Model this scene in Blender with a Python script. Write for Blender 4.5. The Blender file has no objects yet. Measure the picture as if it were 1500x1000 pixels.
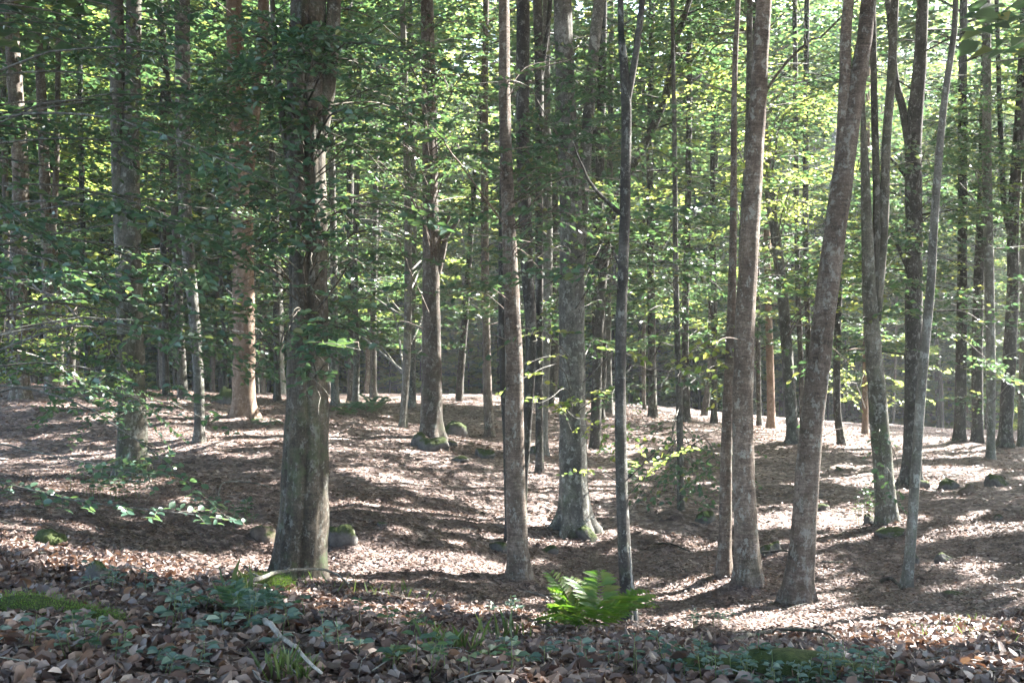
import bpy, math, random
import numpy as np
from mathutils import Vector

rng = np.random.default_rng(7)
random.seed(7)
sc = bpy.context.scene
col = sc.collection

# ------------------------------------------------------------------ camera, sky, sun, exposure
F = 1608.0            # focal length in pixels of a 1500 px wide frame
EYE = 1.6
cam_d = bpy.data.cameras.new('camera')
cam_d.lens = 36.0 * F / 1500.0
cam_d.clip_start = 0.05
cam_d.clip_end = 4000
cam = bpy.data.objects.new('camera', cam_d)
col.objects.link(cam)
cam.location = (0, 0, EYE)
cam.rotation_euler = (math.radians(90), 0, 0)
sc.camera = cam

SUN_AZ = math.radians(58)      # to the right of the viewing direction
SUN_EL = math.radians(41)
world = bpy.data.worlds.new('World')
sc.world = world
world.use_nodes = True
wn = world.node_tree.nodes
wl = world.node_tree.links
wn.clear()
sky = wn.new('ShaderNodeTexSky')
sky.sky_type = 'NISHITA'
sky.sun_disc = False
sky.sun_elevation = SUN_EL
sky.sun_rotation = SUN_AZ
sky.air_density = 1.0
sky.dust_density = 2.5
sky.ozone_density = 1.0
bg = wn.new('ShaderNodeBackground')
bg.inputs['Strength'].default_value = 0.125
wo = wn.new('ShaderNodeOutputWorld')
wl.new(sky.outputs[0], bg.inputs['Color'])
wl.new(bg.outputs[0], wo.inputs['Surface'])

sun_dir = np.array([math.sin(SUN_AZ) * math.cos(SUN_EL), math.cos(SUN_AZ) * math.cos(SUN_EL), math.sin(SUN_EL)])
sun_d = bpy.data.lights.new('sun', 'SUN')
sun_d.energy = 5.0
sun_d.angle = math.radians(0.53)
sun_d.color = (1.0, 0.965, 0.92)
sun = bpy.data.objects.new('sun', sun_d)
col.objects.link(sun)
sun.rotation_euler = Vector(tuple(sun_dir)).to_track_quat('Z', 'Y').to_euler()
sun.location = (20, 20, 30)

vs = sc.view_settings
vs.view_transform = 'Standard'
vs.look = 'None'
vs.exposure = 3.35
vs.gamma = 1
vs.use_curve_mapping = False
cy = sc.cycles
cy.max_bounces = 7
cy.diffuse_bounces = 4
cy.glossy_bounces = 2
cy.transmission_bounces = 4
cy.volume_bounces = 0
cy.transparent_max_bounces = 4
cy.caustics_reflective = False
cy.caustics_refractive = False
cy.use_denoising = True
cy.sample_clamp_indirect = 6

# ------------------------------------------------------------------ helpers: materials
def nmat(name):
    m = bpy.data.materials.new(name)
    m.use_nodes = True
    n = m.node_tree.nodes
    n.clear()
    out = n.new('ShaderNodeOutputMaterial')
    return m, n, m.node_tree.links, out

def ramp(n, stops):
    r = n.new('ShaderNodeValToRGB')
    e = r.color_ramp.elements
    while len(e) < len(stops):
        e.new(0.5)
    for i, (p, c) in enumerate(stops):
        e[i].position = p
        e[i].color = (*c, 1) if len(c) == 3 else c
    return r

def noise(n, l, vec, scale, detail=4, rough=0.6, dist=0.0):
    t = n.new('ShaderNodeTexNoise')
    t.inputs['Scale'].default_value = scale
    t.inputs['Detail'].default_value = detail
    t.inputs['Roughness'].default_value = rough
    t.inputs['Distortion'].default_value = dist
    if vec is not None:
        l.new(vec, t.inputs['Vector'])
    return t

def mapping(n, l, vec, scale):
    m = n.new('ShaderNodeMapping')
    m.inputs['Scale'].default_value = scale
    l.new(vec, m.inputs['Vector'])
    return m.outputs[0]

def mixc(n, l, fac, a, b, mode='MIX'):
    m = n.new('ShaderNodeMix')
    m.data_type = 'RGBA'
    m.blend_type = mode
    for sock, v in ((m.inputs[0], fac), (m.inputs[6], a), (m.inputs[7], b)):
        if hasattr(v, 'is_linked'):
            l.new(v, sock)
        elif isinstance(v, (int, float)):
            sock.default_value = v
        else:
            sock.default_value = (*v, 1)
    return m.outputs[2]

def mathn(n, l, op, a, b=None, clamp=False):
    m = n.new('ShaderNodeMath')
    m.operation = op
    m.use_clamp = clamp
    for i, v in enumerate((a, b)):
        if v is None:
            continue
        if hasattr(v, 'is_linked'):
            l.new(v, m.inputs[i])
        else:
            m.inputs[i].default_value = v
    return m.outputs[0]

def bark_material(name, dark, mid, light, lichen=(0.34, 0.35, 0.31), lichen_amt=0.6, rings=0.18, moss=0.35):
    m, n, l, out = nmat(name)
    tc = n.new('ShaderNodeTexCoord')
    oi = n.new('ShaderNodeObjectInfo')
    add = n.new('ShaderNodeVectorMath'); add.operation = 'ADD'
    cmb = n.new('ShaderNodeCombineXYZ')
    k = mathn(n, l, 'MULTIPLY', oi.outputs['Random'], 37.0)
    l.new(k, cmb.inputs[0]); l.new(k, cmb.inputs[1]); l.new(k, cmb.inputs[2])
    l.new(tc.outputs['Object'], add.inputs[0]); l.new(cmb.outputs[0], add.inputs[1])
    v = add.outputs[0]
    streak = noise(n, l, mapping(n, l, v, (1, 1, 0.3)), 11, 8, 0.72, 0.4)
    patch = noise(n, l, mapping(n, l, v, (1, 1, 0.6)), 3.2, 7, 0.68, 0.5)
    ring = noise(n, l, mapping(n, l, v, (0.9, 0.9, 4.5)), 6, 6, 0.62, 1.6)
    fine = noise(n, l, v, 55, 5, 0.75)
    tone = mathn(n, l, 'ADD', mathn(n, l, 'MULTIPLY', streak.outputs[0], 0.35),
                 mathn(n, l, 'ADD', mathn(n, l, 'MULTIPLY', ring.outputs[0], rings), mathn(n, l, 'MULTIPLY', patch.outputs[0], 0.65 - rings)))
    tone = mathn(n, l, 'ADD', tone, mathn(n, l, 'MULTIPLY', mathn(n, l, 'SUBTRACT', fine.outputs[0], 0.5), 0.3))
    base = ramp(n, [(0.38, dark), (0.51, mid), (0.63, light)])
    l.new(tone, base.inputs[0])
    lf = noise(n, l, mapping(n, l, v, (1, 1, 0.7)), 13, 9, 0.78, 0.3)
    lr = ramp(n, [(0.545, (0, 0, 0)), (0.575, (1, 1, 1))])
    l.new(lf.outputs[0], lr.inputs[0])
    c = mixc(n, l, mathn(n, l, 'MULTIPLY', lr.outputs[0], lichen_amt), base.outputs[0], lichen)
    # dark spots and old scars
    sp = noise(n, l, mapping(n, l, v, (1, 1, 1.6)), 20, 5, 0.7)
    sr = ramp(n, [(0.36, (1, 1, 1)), (0.40, (0, 0, 0))])
    l.new(sp.outputs[0], sr.inputs[0])
    c = mixc(n, l, mathn(n, l, 'MULTIPLY', sr.outputs[0], 0.6), c, tuple(x * 0.5 for x in dark))
    # moss and algae, thickest at the foot
    sx = n.new('ShaderNodeSeparateXYZ'); l.new(tc.outputs['Object'], sx.inputs[0])
    hgt = mathn(n, l, 'SUBTRACT', 1.0, mathn(n, l, 'MULTIPLY', sx.outputs[2], 0.45), True)
    mn = noise(n, l, v, 5, 6, 0.7)
    mr = ramp(n, [(0.50, (0, 0, 0)), (0.66, (1, 1, 1))]); l.new(mn.outputs[0], mr.inputs[0])
    mf = mathn(n, l, 'MULTIPLY', mr.outputs[0], mathn(n, l, 'ADD', mathn(n, l, 'MULTIPLY', hgt, moss), moss * 0.35))
    c = mixc(n, l, mf, c, (0.075, 0.10, 0.045))
    # per-tree variation
    hs = n.new('ShaderNodeHueSaturation')
    l.new(c, hs.inputs['Color'])
    hs.inputs['Saturation'].default_value = 0.95
    l.new(mathn(n, l, 'ADD', mathn(n, l, 'MULTIPLY', oi.outputs['Random'], 0.45), 0.78), hs.inputs['Value'])
    b = n.new('ShaderNodeBsdfPrincipled')
    b.inputs['Roughness'].default_value = 0.85
    b.inputs['Specular IOR Level'].default_value = 0.25
    l.new(hs.outputs[0], b.inputs['Base Color'])
    bp = n.new('ShaderNodeBump')
    bp.inputs['Strength'].default_value = 0.9
    bp.inputs['Distance'].default_value = 0.02
    hh = mathn(n, l, 'ADD', tone, mathn(n, l, 'MULTIPLY', lr.outputs[0], 0.06))
    l.new(hh, bp.inputs['Height'])
    l.new(bp.outputs[0], b.inputs['Normal'])
    l.new(b.outputs[0], out.inputs[0])
    return m

def leaf_material(name, cols, trans, tfac=0.42, rough=0.42, spec=0.5):
    m, n, l, out = nmat(name)
    g = n.new('ShaderNodeNewGeometry')
    r = ramp(n, cols)
    l.new(g.outputs['Random Per Island'], r.inputs[0])
    b = n.new('ShaderNodeBsdfPrincipled')
    b.inputs['Roughness'].default_value = rough
    b.inputs['Specular IOR Level'].default_value = spec
    l.new(r.outputs[0], b.inputs['Base Color'])
    t = n.new('ShaderNodeBsdfTranslucent')
    rt = ramp(n, trans)
    l.new(g.outputs['Random Per Island'], rt.inputs[0])
    l.new(rt.outputs[0], t.inputs[0])
    mx = n.new('ShaderNodeMixShader')
    mx.inputs[0].default_value = tfac
    l.new(b.outputs[0], mx.inputs[1]); l.new(t.outputs[0], mx.inputs[2])
    l.new(mx.outputs[0], out.inputs[0])
    return m

M = {}
M['bark_grey'] = bark_material('grey_beech_bark', (0.035, 0.032, 0.028), (0.10, 0.094, 0.080), (0.22, 0.21, 0.18))
M['bark_brown'] = bark_material('brown_beech_bark', (0.035, 0.028, 0.023), (0.11, 0.088, 0.070), (0.25, 0.21, 0.175), rings=0.3, lichen_amt=0.5)
M['bark_tan'] = bark_material('tan_beech_bark', (0.04, 0.031, 0.025), (0.125, 0.096, 0.074), (0.27, 0.225, 0.185), rings=0.34, lichen_amt=0.5, moss=0.15)
M['bark_mossy'] = bark_material('mossy_beech_bark', (0.03, 0.028, 0.022), (0.085, 0.078, 0.06), (0.20, 0.18, 0.145), lichen_amt=0.5, moss=0.7)
M['bark_fluted'] = bark_material('dark_mossy_fluted_bark', (0.022, 0.019, 0.014), (0.075, 0.062, 0.045), (0.20, 0.165, 0.125), lichen_amt=0.35, moss=0.75)
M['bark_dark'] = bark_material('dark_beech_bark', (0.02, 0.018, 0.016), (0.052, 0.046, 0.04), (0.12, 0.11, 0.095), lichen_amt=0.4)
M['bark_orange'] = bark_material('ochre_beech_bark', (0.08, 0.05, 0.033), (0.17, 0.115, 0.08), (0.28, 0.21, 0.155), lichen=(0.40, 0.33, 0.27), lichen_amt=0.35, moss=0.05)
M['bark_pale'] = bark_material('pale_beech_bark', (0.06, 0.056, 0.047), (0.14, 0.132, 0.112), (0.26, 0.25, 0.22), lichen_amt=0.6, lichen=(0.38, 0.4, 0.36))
M['deadwood'] = bark_material('weathered_dead_wood', (0.12, 0.10, 0.085), (0.30, 0.27, 0.23), (0.48, 0.45, 0.4), lichen_amt=0.3, moss=0.1)
M['leaf'] = leaf_material('beech_leaf', [(0, (0.028, 0.060, 0.042)), (0.5, (0.042, 0.084, 0.053)), (0.9, (0.062, 0.105, 0.056)), (1, (0.12, 0.125, 0.055))],
                          [(0, (0.10, 0.225, 0.08)), (0.7, (0.17, 0.31, 0.10)), (1, (0.38, 0.40, 0.09))], 0.33)
M['leaf_bright'] = leaf_material('sunlit_beech_leaf', [(0, (0.05, 0.11, 0.03)), (0.6, (0.08, 0.15, 0.035)), (1, (0.14, 0.17, 0.04))],
                                 [(0, (0.27, 0.44, 0.10)), (0.6, (0.42, 0.53, 0.12)), (1, (0.58, 0.58, 0.14))], 0.5)  # brighter, yellower copy of the beech leaf: sunlight put into its colour
M['leaf_cool'] = leaf_material('cool_green_leaf', [(0, (0.036, 0.080, 0.058)), (0.6, (0.058, 0.115, 0.080)), (1, (0.09, 0.14, 0.085))],
                               [(0, (0.10, 0.22, 0.06)), (1, (0.2, 0.32, 0.08))], 0.3, 0.35)
M['herb'] = leaf_material('dull_teal_leaf', [(0, (0.05, 0.095, 0.08)), (0.6, (0.09, 0.14, 0.12)), (1, (0.15, 0.19, 0.16))], [(0, (0.10, 0.2, 0.1)), (1, (0.2, 0.3, 0.15))], 0.25, 0.6, 0.3)
M['fern'] = leaf_material('fern_leaf', [(0, (0.06, 0.115, 0.028)), (0.7, (0.09, 0.15, 0.035)), (1, (0.17, 0.15, 0.05))],
                          [(0, (0.16, 0.38, 0.03)), (1, (0.3, 0.45, 0.05))], 0.4, 0.5)
M['dead_leaf'] = leaf_material('fallen_leaf', [(0, (0.05, 0.035, 0.03)), (0.14, (0.10, 0.07, 0.058)), (0.3, (0.19, 0.14, 0.12)), (0.44, (0.07, 0.052, 0.05)), (0.58, (0.27, 0.215, 0.19)),
                                               (0.72, (0.13, 0.085, 0.075)), (0.84, (0.42, 0.36, 0.32)), (0.93, (0.22, 0.12, 0.075)), (1, (0.13, 0.12, 0.13))],
                               [(0, (0.2, 0.08, 0.04)), (1, (0.35, 0.2, 0.1))], 0.12, 0.5, 0.4)
M['grass'] = leaf_material('grass_blade', [(0, (0.05, 0.085, 0.035)), (1, (0.13, 0.15, 0.06))], [(0, (0.2, 0.35, 0.05)), (1, (0.3, 0.4, 0.08))], 0.35)

def patchy(m):
    n, l = m.node_tree.nodes, m.node_tree.links
    b = next(x for x in n if x.type == 'BSDF_PRINCIPLED')
    src = b.inputs['Base Color'].links[0].from_socket
    tc = n.new('ShaderNodeTexCoord')
    a = noise(n, l, tc.outputs['Object'], 0.9, 6, 0.65, 0.4)
    r = ramp(n, [(0.36, (0.44, 0.42, 0.41)), (0.5, (0.80, 0.79, 0.78)), (0.66, (1.10, 1.08, 1.06))]); l.new(a.outputs[0], r.inputs[0])
    l.new(mixc(n, l, 1.0, src, r.outputs[0], 'MULTIPLY'), b.inputs['Base Color'])
patchy(M['dead_leaf'])

def floor_material():
    m, n, l, out = nmat('leaf_litter_soil')
    tc = n.new('ShaderNodeTexCoord')
    v = tc.outputs['Object']
    vo = n.new('ShaderNodeTexVoronoi'); vo.inputs['Scale'].default_value = 17
    vo.inputs['Randomness'].default_value = 1
    nz = noise(n, l, v, 9, 3)
    ms = mixc(n, l, 0.18, v, nz.outputs[1])
    l.new(ms, vo.inputs['Vector'])
    sv = n.new('ShaderNodeSeparateColor'); l.new(vo.outputs['Color'], sv.inputs[0])
    r = ramp(n, [(0, (0.058, 0.043, 0.041)), (0.25, (0.203, 0.152, 0.131)), (0.5, (0.138, 0.106, 0.102)), (0.7, (0.304, 0.239, 0.217)), (0.88, (0.406, 0.334, 0.297)), (1, (0.203, 0.131, 0.102))])
    l.new(sv.outputs[0], r.inputs[0])
    big = noise(n, l, v, 0.55, 5, 0.6)
    br = ramp(n, [(0.35, (0.55, 0.52, 0.5)), (0.65, (1.1, 1.08, 1.05))]); l.new(big.outputs[0], br.inputs[0])
    c = mixc(n, l, 1.0, r.outputs[0], br.outputs[0], 'MULTIPLY')
    gn = noise(n, l, v, 1.3, 6, 0.7)
    gr = ramp(n, [(0.63, (0, 0, 0)), (0.74, (1, 1, 1))]); l.new(gn.outputs[0], gr.inputs[0])
    c = mixc(n, l, mathn(n, l, 'MULTIPLY', gr.outputs[0], 0.35), c, (0.055, 0.075, 0.035))
    b = n.new('ShaderNodeBsdfPrincipled')
    b.inputs['Roughness'].default_value = 0.8
    b.inputs['Specular IOR Level'].default_value = 0.3
    l.new(c, b.inputs['Base Color'])
    bp = n.new('ShaderNodeBump'); bp.inputs['Strength'].default_value = 1.0; bp.inputs['Distance'].default_value = 0.03
    l.new(mathn(n, l, 'ADD', sv.outputs[1], vo.outputs['Distance']), bp.inputs['Height'])
    l.new(bp.outputs[0], b.inputs['Normal'])
    l.new(b.outputs[0], out.inputs[0])
    return m
M['floor'] = floor_material()

def rock_material(name, moss_amt, stone=((0.05, 0.047, 0.043), (0.17, 0.16, 0.15))):
    m, n, l, out = nmat(name)
    tc = n.new('ShaderNodeTexCoord')
    v = tc.outputs['Object']
    a = noise(n, l, v, 9, 8, 0.7)
    r = ramp(n, [(0.3, stone[0]), (0.7, stone[1])]); l.new(a.outputs[0], r.inputs[0])
    g = n.new('ShaderNodeNewGeometry')
    s = n.new('ShaderNodeSeparateXYZ'); l.new(g.outputs['Normal'], s.inputs[0])
    b2 = noise(n, l, v, 6, 6, 0.75)
    f = mathn(n, l, 'ADD', mathn(n, l, 'MULTIPLY', s.outputs[2], 0.5), b2.outputs[0])
    mr = ramp(n, [(0.78 - moss_amt * 0.35, (0, 0, 0)), (0.92 - moss_amt * 0.3, (1, 1, 1))]); l.new(f, mr.inputs[0])
    mc = noise(n, l, v, 40, 3, 0.8)
    mcr = ramp(n, [(0.3, (0.025, 0.035, 0.014)), (0.7, (0.075, 0.095, 0.03))]); l.new(mc.outputs[0], mcr.inputs[0])
    c = mixc(n, l, mr.outputs[0], r.outputs[0], mcr.outputs[0])
    b = n.new('ShaderNodeBsdfPrincipled'); b.inputs['Roughness'].default_value = 0.9
    b.inputs['Specular IOR Level'].default_value = 0.2
    l.new(c, b.inputs['Base Color'])
    bp = n.new('ShaderNodeBump'); bp.inputs['Strength'].default_value = 0.9; bp.inputs['Distance'].default_value = 0.02
    l.new(mathn(n, l, 'ADD', a.outputs[0], mathn(n, l, 'MULTIPLY', mc.outputs[0], 0.5)), bp.inputs['Height'])
    l.new(bp.outputs[0], b.inputs['Normal'])
    l.new(b.outputs[0], out.inputs[0])
    return m
M['rock'] = rock_material('dark_stone', 0.15)
M['mossrock'] = rock_material('mossy_stone', 0.5)
M['moss'] = rock_material('thick_moss', 1.6)
M['mound'] = rock_material('grey_green_mound', 0.9, ((0.06, 0.07, 0.062), (0.16, 0.18, 0.16)))
M['brownrock'] = rock_material('brown_stone', 0.0, ((0.06, 0.045, 0.035), (0.2, 0.155, 0.12)))

# ------------------------------------------------------------------ helpers: meshes
def mesh_np(name, verts, quads=None, tris=None, mat=None, smooth=False):
    verts = np.asarray(verts, dtype=np.float32)
    parts, tot = [], []
    if quads is not None and len(quads):
        q = np.asarray(quads, dtype=np.int32); parts.append(q.ravel()); tot.append(np.full(len(q), 4, np.int32))
    if tris is not None and len(tris):
        t = np.asarray(tris, dtype=np.int32); parts.append(t.ravel()); tot.append(np.full(len(t), 3, np.int32))
    me = bpy.data.meshes.new(name)
    me.vertices.add(len(verts)); me.vertices.foreach_set('co', verts.ravel())
    loops = np.concatenate(parts); total = np.concatenate(tot)
    start = np.concatenate([[0], np.cumsum(total)[:-1]]).astype(np.int32)
    me.loops.add(len(loops)); me.loops.foreach_set('vertex_index', loops)
    me.polygons.add(len(total)); me.polygons.foreach_set('loop_start', start)
    try:
        me.polygons.foreach_set('loop_total', total)
    except Exception:
        pass
    me.polygons.foreach_set('use_smooth', np.full(len(total), smooth, dtype=bool))
    if mat is not None:
        me.materials.append(mat)
    me.update(calc_edges=True)
    return me

def link(name, me, parent=None, loc=None):
    o = bpy.data.objects.new(name, me)
    col.objects.link(o)
    if parent is not None:
        o.parent = parent
    if loc is not None:
        o.location = tuple(float(x) for x in loc)
    return o

def tag(o, label=None, cat=None, group=None, kind=None):
    if label: o['label'] = label
    if cat: o['category'] = cat
    if group: o['group'] = group
    if kind: o['kind'] = kind
    return o

def empty(name, loc):
    o = bpy.data.objects.new(name, None)
    o.empty_display_size = 0.2
    col.objects.link(o)
    o.location = tuple(float(x) for x in loc)
    return o

def resample(P, n, extra=None):
    """Catmull-Rom through P, n points."""
    P = np.asarray(P, float)
    if len(P) == 2:
        t = np.linspace(0, 1, n)[:, None]
        return P[0] * (1 - t) + P[1] * t
    Q = np.vstack([2 * P[0] - P[1], P, 2 * P[-1] - P[-2]])
    seg = np.linalg.norm(np.diff(P, axis=0), axis=1)
    cum = np.concatenate([[0], np.cumsum(seg)])
    s = np.linspace(0, cum[-1], n)
    i = np.clip(np.searchsorted(cum, s, side='right') - 1, 0, len(P) - 2)
    t = ((s - cum[i]) / np.maximum(seg[i], 1e-9))[:, None]
    p0, p1, p2, p3 = Q[i], Q[i + 1], Q[i + 2], Q[i + 3]
    return 0.5 * ((2 * p1) + (-p0 + p2) * t + (2 * p0 - 5 * p1 + 4 * p2 - p3) * t ** 2 + (-p0 + 3 * p1 - 3 * p2 + p3) * t ** 3)

def tube(P, R, seg=8, cap=True, lump=None):
    """P (n,3), R (n,). lump(theta, k, P) gives a radius factor."""
    P = np.asarray(P, float); R = np.asarray(R, float)
    n = len(P)
    T = np.gradient(P, axis=0)
    T /= np.linalg.norm(T, axis=1)[:, None] + 1e-9
    up = np.array([0, 1.0, 0]) if abs(T[:, 2]).mean() > 0.6 else np.array([0, 0, 1.0])
    A = np.cross(T, up); A /= np.linalg.norm(A, axis=1)[:, None] + 1e-9
    B = np.cross(T, A)
    th = np.linspace(0, 2 * math.pi, seg, endpoint=False)
    fac = np.ones((n, seg)) if lump is None else lump(th[None, :], P)
    rr = R[:, None] * fac
    V = P[:, None, :] + rr[..., None] * (np.cos(th)[None, :, None] * A[:, None, :] + np.sin(th)[None, :, None] * B[:, None, :])
    V = V.reshape(-1, 3)
    i = np.arange(n - 1)[:, None] * seg
    j = np.arange(seg)[None, :]
    a = i + j; b = i + (j + 1) % seg
    quads = np.stack([a, b, b + seg, a + seg], -1).reshape(-1, 4)
    tris = np.zeros((0, 3), int)
    if cap:
        c = len(V)
        V = np.vstack([V, P[-1] + T[-1] * R[-1] * 0.5])
        k = (n - 1) * seg
        tris = np.array([[k + q, k + (q + 1) % seg, c] for q in range(seg)])
    return V, quads, tris

class Acc:
    """collects tubes"""
    def __init__(s): s.v, s.q, s.t, s.n = [], [], [], 0
    def add(s, V, Q, T):
        s.v.append(V)
        if len(Q): s.q.append(Q + s.n)
        if len(T): s.t.append(T + s.n)
        s.n += len(V)
    def mesh(s, name, mat, smooth=True, origin=None):
        V = np.vstack(s.v)
        if origin is not None: V = V - origin
        return mesh_np(name, V, np.vstack(s.q) if s.q else None, np.vstack(s.t) if s.t else None, mat, smooth)

def norm(a):
    return a / (np.linalg.norm(a, axis=-1, keepdims=True) + 1e-9)

def leaves_geo(Pos, Dir, Nor, L, hexa=False, curl=0.12, wid=0.62):
    """vertices and quads of folded leaves"""
    Dir = norm(Dir)
    S = norm(np.cross(Nor, Dir)); N = np.cross(Dir, S)
    L = np.asarray(L)[:, None]; W = L * wid * 0.5
    c = np.asarray(curl)
    if c.ndim: c = c[:, None]
    n = len(Pos)
    if hexa:
        v = [Pos, Pos + Dir * L * 0.28 + S * W * 0.92 + N * L * c, Pos + Dir * L * 0.68 + S * W * 0.88 + N * L * c * 0.9,
             Pos + Dir * L * 0.98 - N * L * c * 0.9, Pos + Dir * L * 0.68 - S * W * 0.88 + N * L * c * 0.9, Pos + Dir * L * 0.28 - S * W * 0.92 + N * L * c]
        V = np.stack(v, 1).reshape(-1, 3)
        b = np.arange(n)[:, None] * 6
        Q = np.concatenate([b + np.array([[0, 1, 2, 3]]), b + np.array([[0, 3, 4, 5]])], 0)
        return V, Q, np.zeros((0, 3), int)
    v = [Pos, Pos + Dir * L * 0.45 + S * W * 1.1 + N * L * c, Pos + Dir * L - N * L * c * 0.5, Pos + Dir * L * 0.45 - S * W * 1.1 + N * L * c]
    V = np.stack(v, 1).reshape(-1, 3)
    b = np.arange(n)[:, None] * 4
    T = np.concatenate([b + np.array([[0, 1, 2]]), b + np.array([[0, 2, 3]])], 0)
    return V, np.zeros((0, 4), int), T

# ------------------------------------------------------------------ terrain
def W(px, py, d):
    return np.array([(px - 750) / F * d, d, EYE - (py - 500) / F * d])

CP = [(437,860,10),(193,700,14),(357,612,20),(292,652,16.5),(632,645,19),(717,640,22),(590,628,21),(757,856,11.5),(763,765,14),(840,782,14),(793,670,19),
      (921,926,8.2),(996,750,15),(1061,856,11.5),(1097,866,11.3),(1168,886,10.5),(1295,772,14),(1335,712,17.5),(1328,874,11.2),(1405,650,24),(1450,672,21),
      (1473,660,23),(1160,652,22),(1232,655,23),(878,612,26),(516,590,33),(100,572,26),(0,600,20),(28,585,23),(700,580,36),(1300,640,27),(1450,645,27),(1100,628,30),(900,600,32),
      (0,1000,3.6),(750,1000,3.8),(1500,1000,4.2),(0,850,5.5),(300,880,5.6),(600,920,5.6),(900,950,5.4),(1200,960,5.6),(1500,930,6.5),(100,800,8),(300,836,9),(600,870,8.6),
      (1300,900,9),(1500,860,9.5),(0,720,11),(1500,720,15),(600,700,15),(600,780,12),(1300,820,12.3),(-300,760,10),(1900,760,12),(-300,640,18),(1900,680,20)]
cxy = [W(*c) for c in CP]
for x, y, dr in [(-4,0,1.3),(0,0.3,1.45),(4,0,1.6),(-10,0,1.1),(10,0,1.9),(0,-6,1.4),(-12,-8,1.0),(12,-8,1.8),(-20,20,0.6),(22,20,2.4),(-25,5,0.3),(25,5,2.2),
                 (-26,38,1.4),(-10,40,1.9),(0,42,2.1),(10,40,2.8),(24,36,3.2),(-30,60,4.2),(-10,62,5),(10,62,6),(30,60,6.5),(-40,90,8),(0,92,9.5),(40,90,10.5),(0,125,12),(-60,125,11),(60,125,13),
                 (-60,30,1),(60,30,5),(-60,-20,0.5),(60,-20,3),(0,-40,2)]:
    cxy.append(np.array([x, y, EYE - dr]))
cxy = np.array(cxy)
def tps(r2): return 0.5 * r2 * np.log(r2 + 1e-9)
_n = len(cxy)
_K = tps(((cxy[:, None, :2] - cxy[None, :, :2]) ** 2).sum(-1)) + np.eye(_n) * 0.15
_P = np.hstack([np.ones((_n, 1)), cxy[:, :2]])
_A = np.block([[_K, _P], [_P.T, np.zeros((3, 3))]])
_sol = np.linalg.solve(_A, np.concatenate([cxy[:, 2], np.zeros(3)]))
def gz(x, y):
    x = np.asarray(x, float); y = np.asarray(y, float)
    xc = np.clip(x, -60, 60); yc = np.clip(y, -40, 125)
    sh = xc.shape
    X = xc.ravel(); Y = yc.ravel()
    out = np.empty(len(X))
    for s in range(0, len(X), 20000):
        a, b = X[s:s + 20000], Y[s:s + 20000]
        r2 = (a[:, None] - cxy[None, :, 0]) ** 2 + (b[:, None] - cxy[None, :, 1]) ** 2
        out[s:s + 20000] = tps(r2) @ _sol[:_n] + _sol[_n] + _sol[_n + 1] * a + _sol[_n + 2] * b
    out = out + 0.018 * np.sin(X * 2.3 + 1.1 * np.sin(Y * 1.7)) * np.cos(Y * 2.1 + X) + 0.03 * np.sin(X * 0.9 + 2) * np.sin(Y * 0.8 + X * 0.5)
    near = (Y > 3) & (Y < 40)
    lump = 0.022 * np.sin(X * 6.1 + 2.3 * np.sin(Y * 4.3)) * np.sin(Y * 5.7 + 1.9 * np.sin(X * 3.9 + 1)) + 0.016 * np.sin(X * 11.3 + Y * 3.1 + 2 * np.sin(Y * 7.7)) * np.cos(Y * 9.7 - X * 2.2)
    out = out + np.where(near, lump, 0)
    for c in cxy[:24]:      # litter banked against the trunks
        out = out + 0.05 * np.exp(-((X - c[0]) ** 2 + (Y - c[1]) ** 2) / 0.16)
    return out.reshape(sh)
def gz1(x, y): return float(gz(np.array([x]), np.array([y]))[0])
def ground_hit(px, py):
    """where the line of sight through a photo point meets the ground"""
    d = np.concatenate([np.linspace(3.0, 60, 1500)])
    x = (px - 750) / F * d; z = EYE - (py - 500) / F * d
    g = gz(x, d)
    k = np.argmax(z < g) if (z < g).any() else len(d) - 1
    return np.array([x[k], d[k], g[k]])

def axis(neg, pos, near, far, step0, grow):
    out = [0.0]; s = step0
    while out[-1] < pos:
        out.append(out[-1] + s)
        if out[-1] > near: s *= grow
    o2 = [0.0]; s = step0
    while o2[-1] > neg:
        o2.append(o2[-1] - s)
        if o2[-1] < far: s *= grow
    return np.array(o2[::-1][:-1] + out)
gxs = axis(-1500, 1500, 9, -9, 0.14, 1.06)
gys = axis(-300, 1600, 16, -2, 0.14, 1.045)
GX, GY = np.meshgrid(gxs, gys)
GZ = gz(GX, GY)
nx, ny = len(gxs), len(gys)
idx = np.arange(nx * ny).reshape(ny, nx)
gq = np.stack([idx[:-1, :-1], idx[:-1, 1:], idx[1:, 1:], idx[1:, :-1]], -1).reshape(-1, 4)
floor_o = link('ground', mesh_np('ground', np.stack([GX, GY, GZ], -1).reshape(-1, 3), gq, None, M['floor'], True))
tag(floor_o, 'undulating forest floor covered with brown fallen beech leaves', kind='structure')

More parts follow.
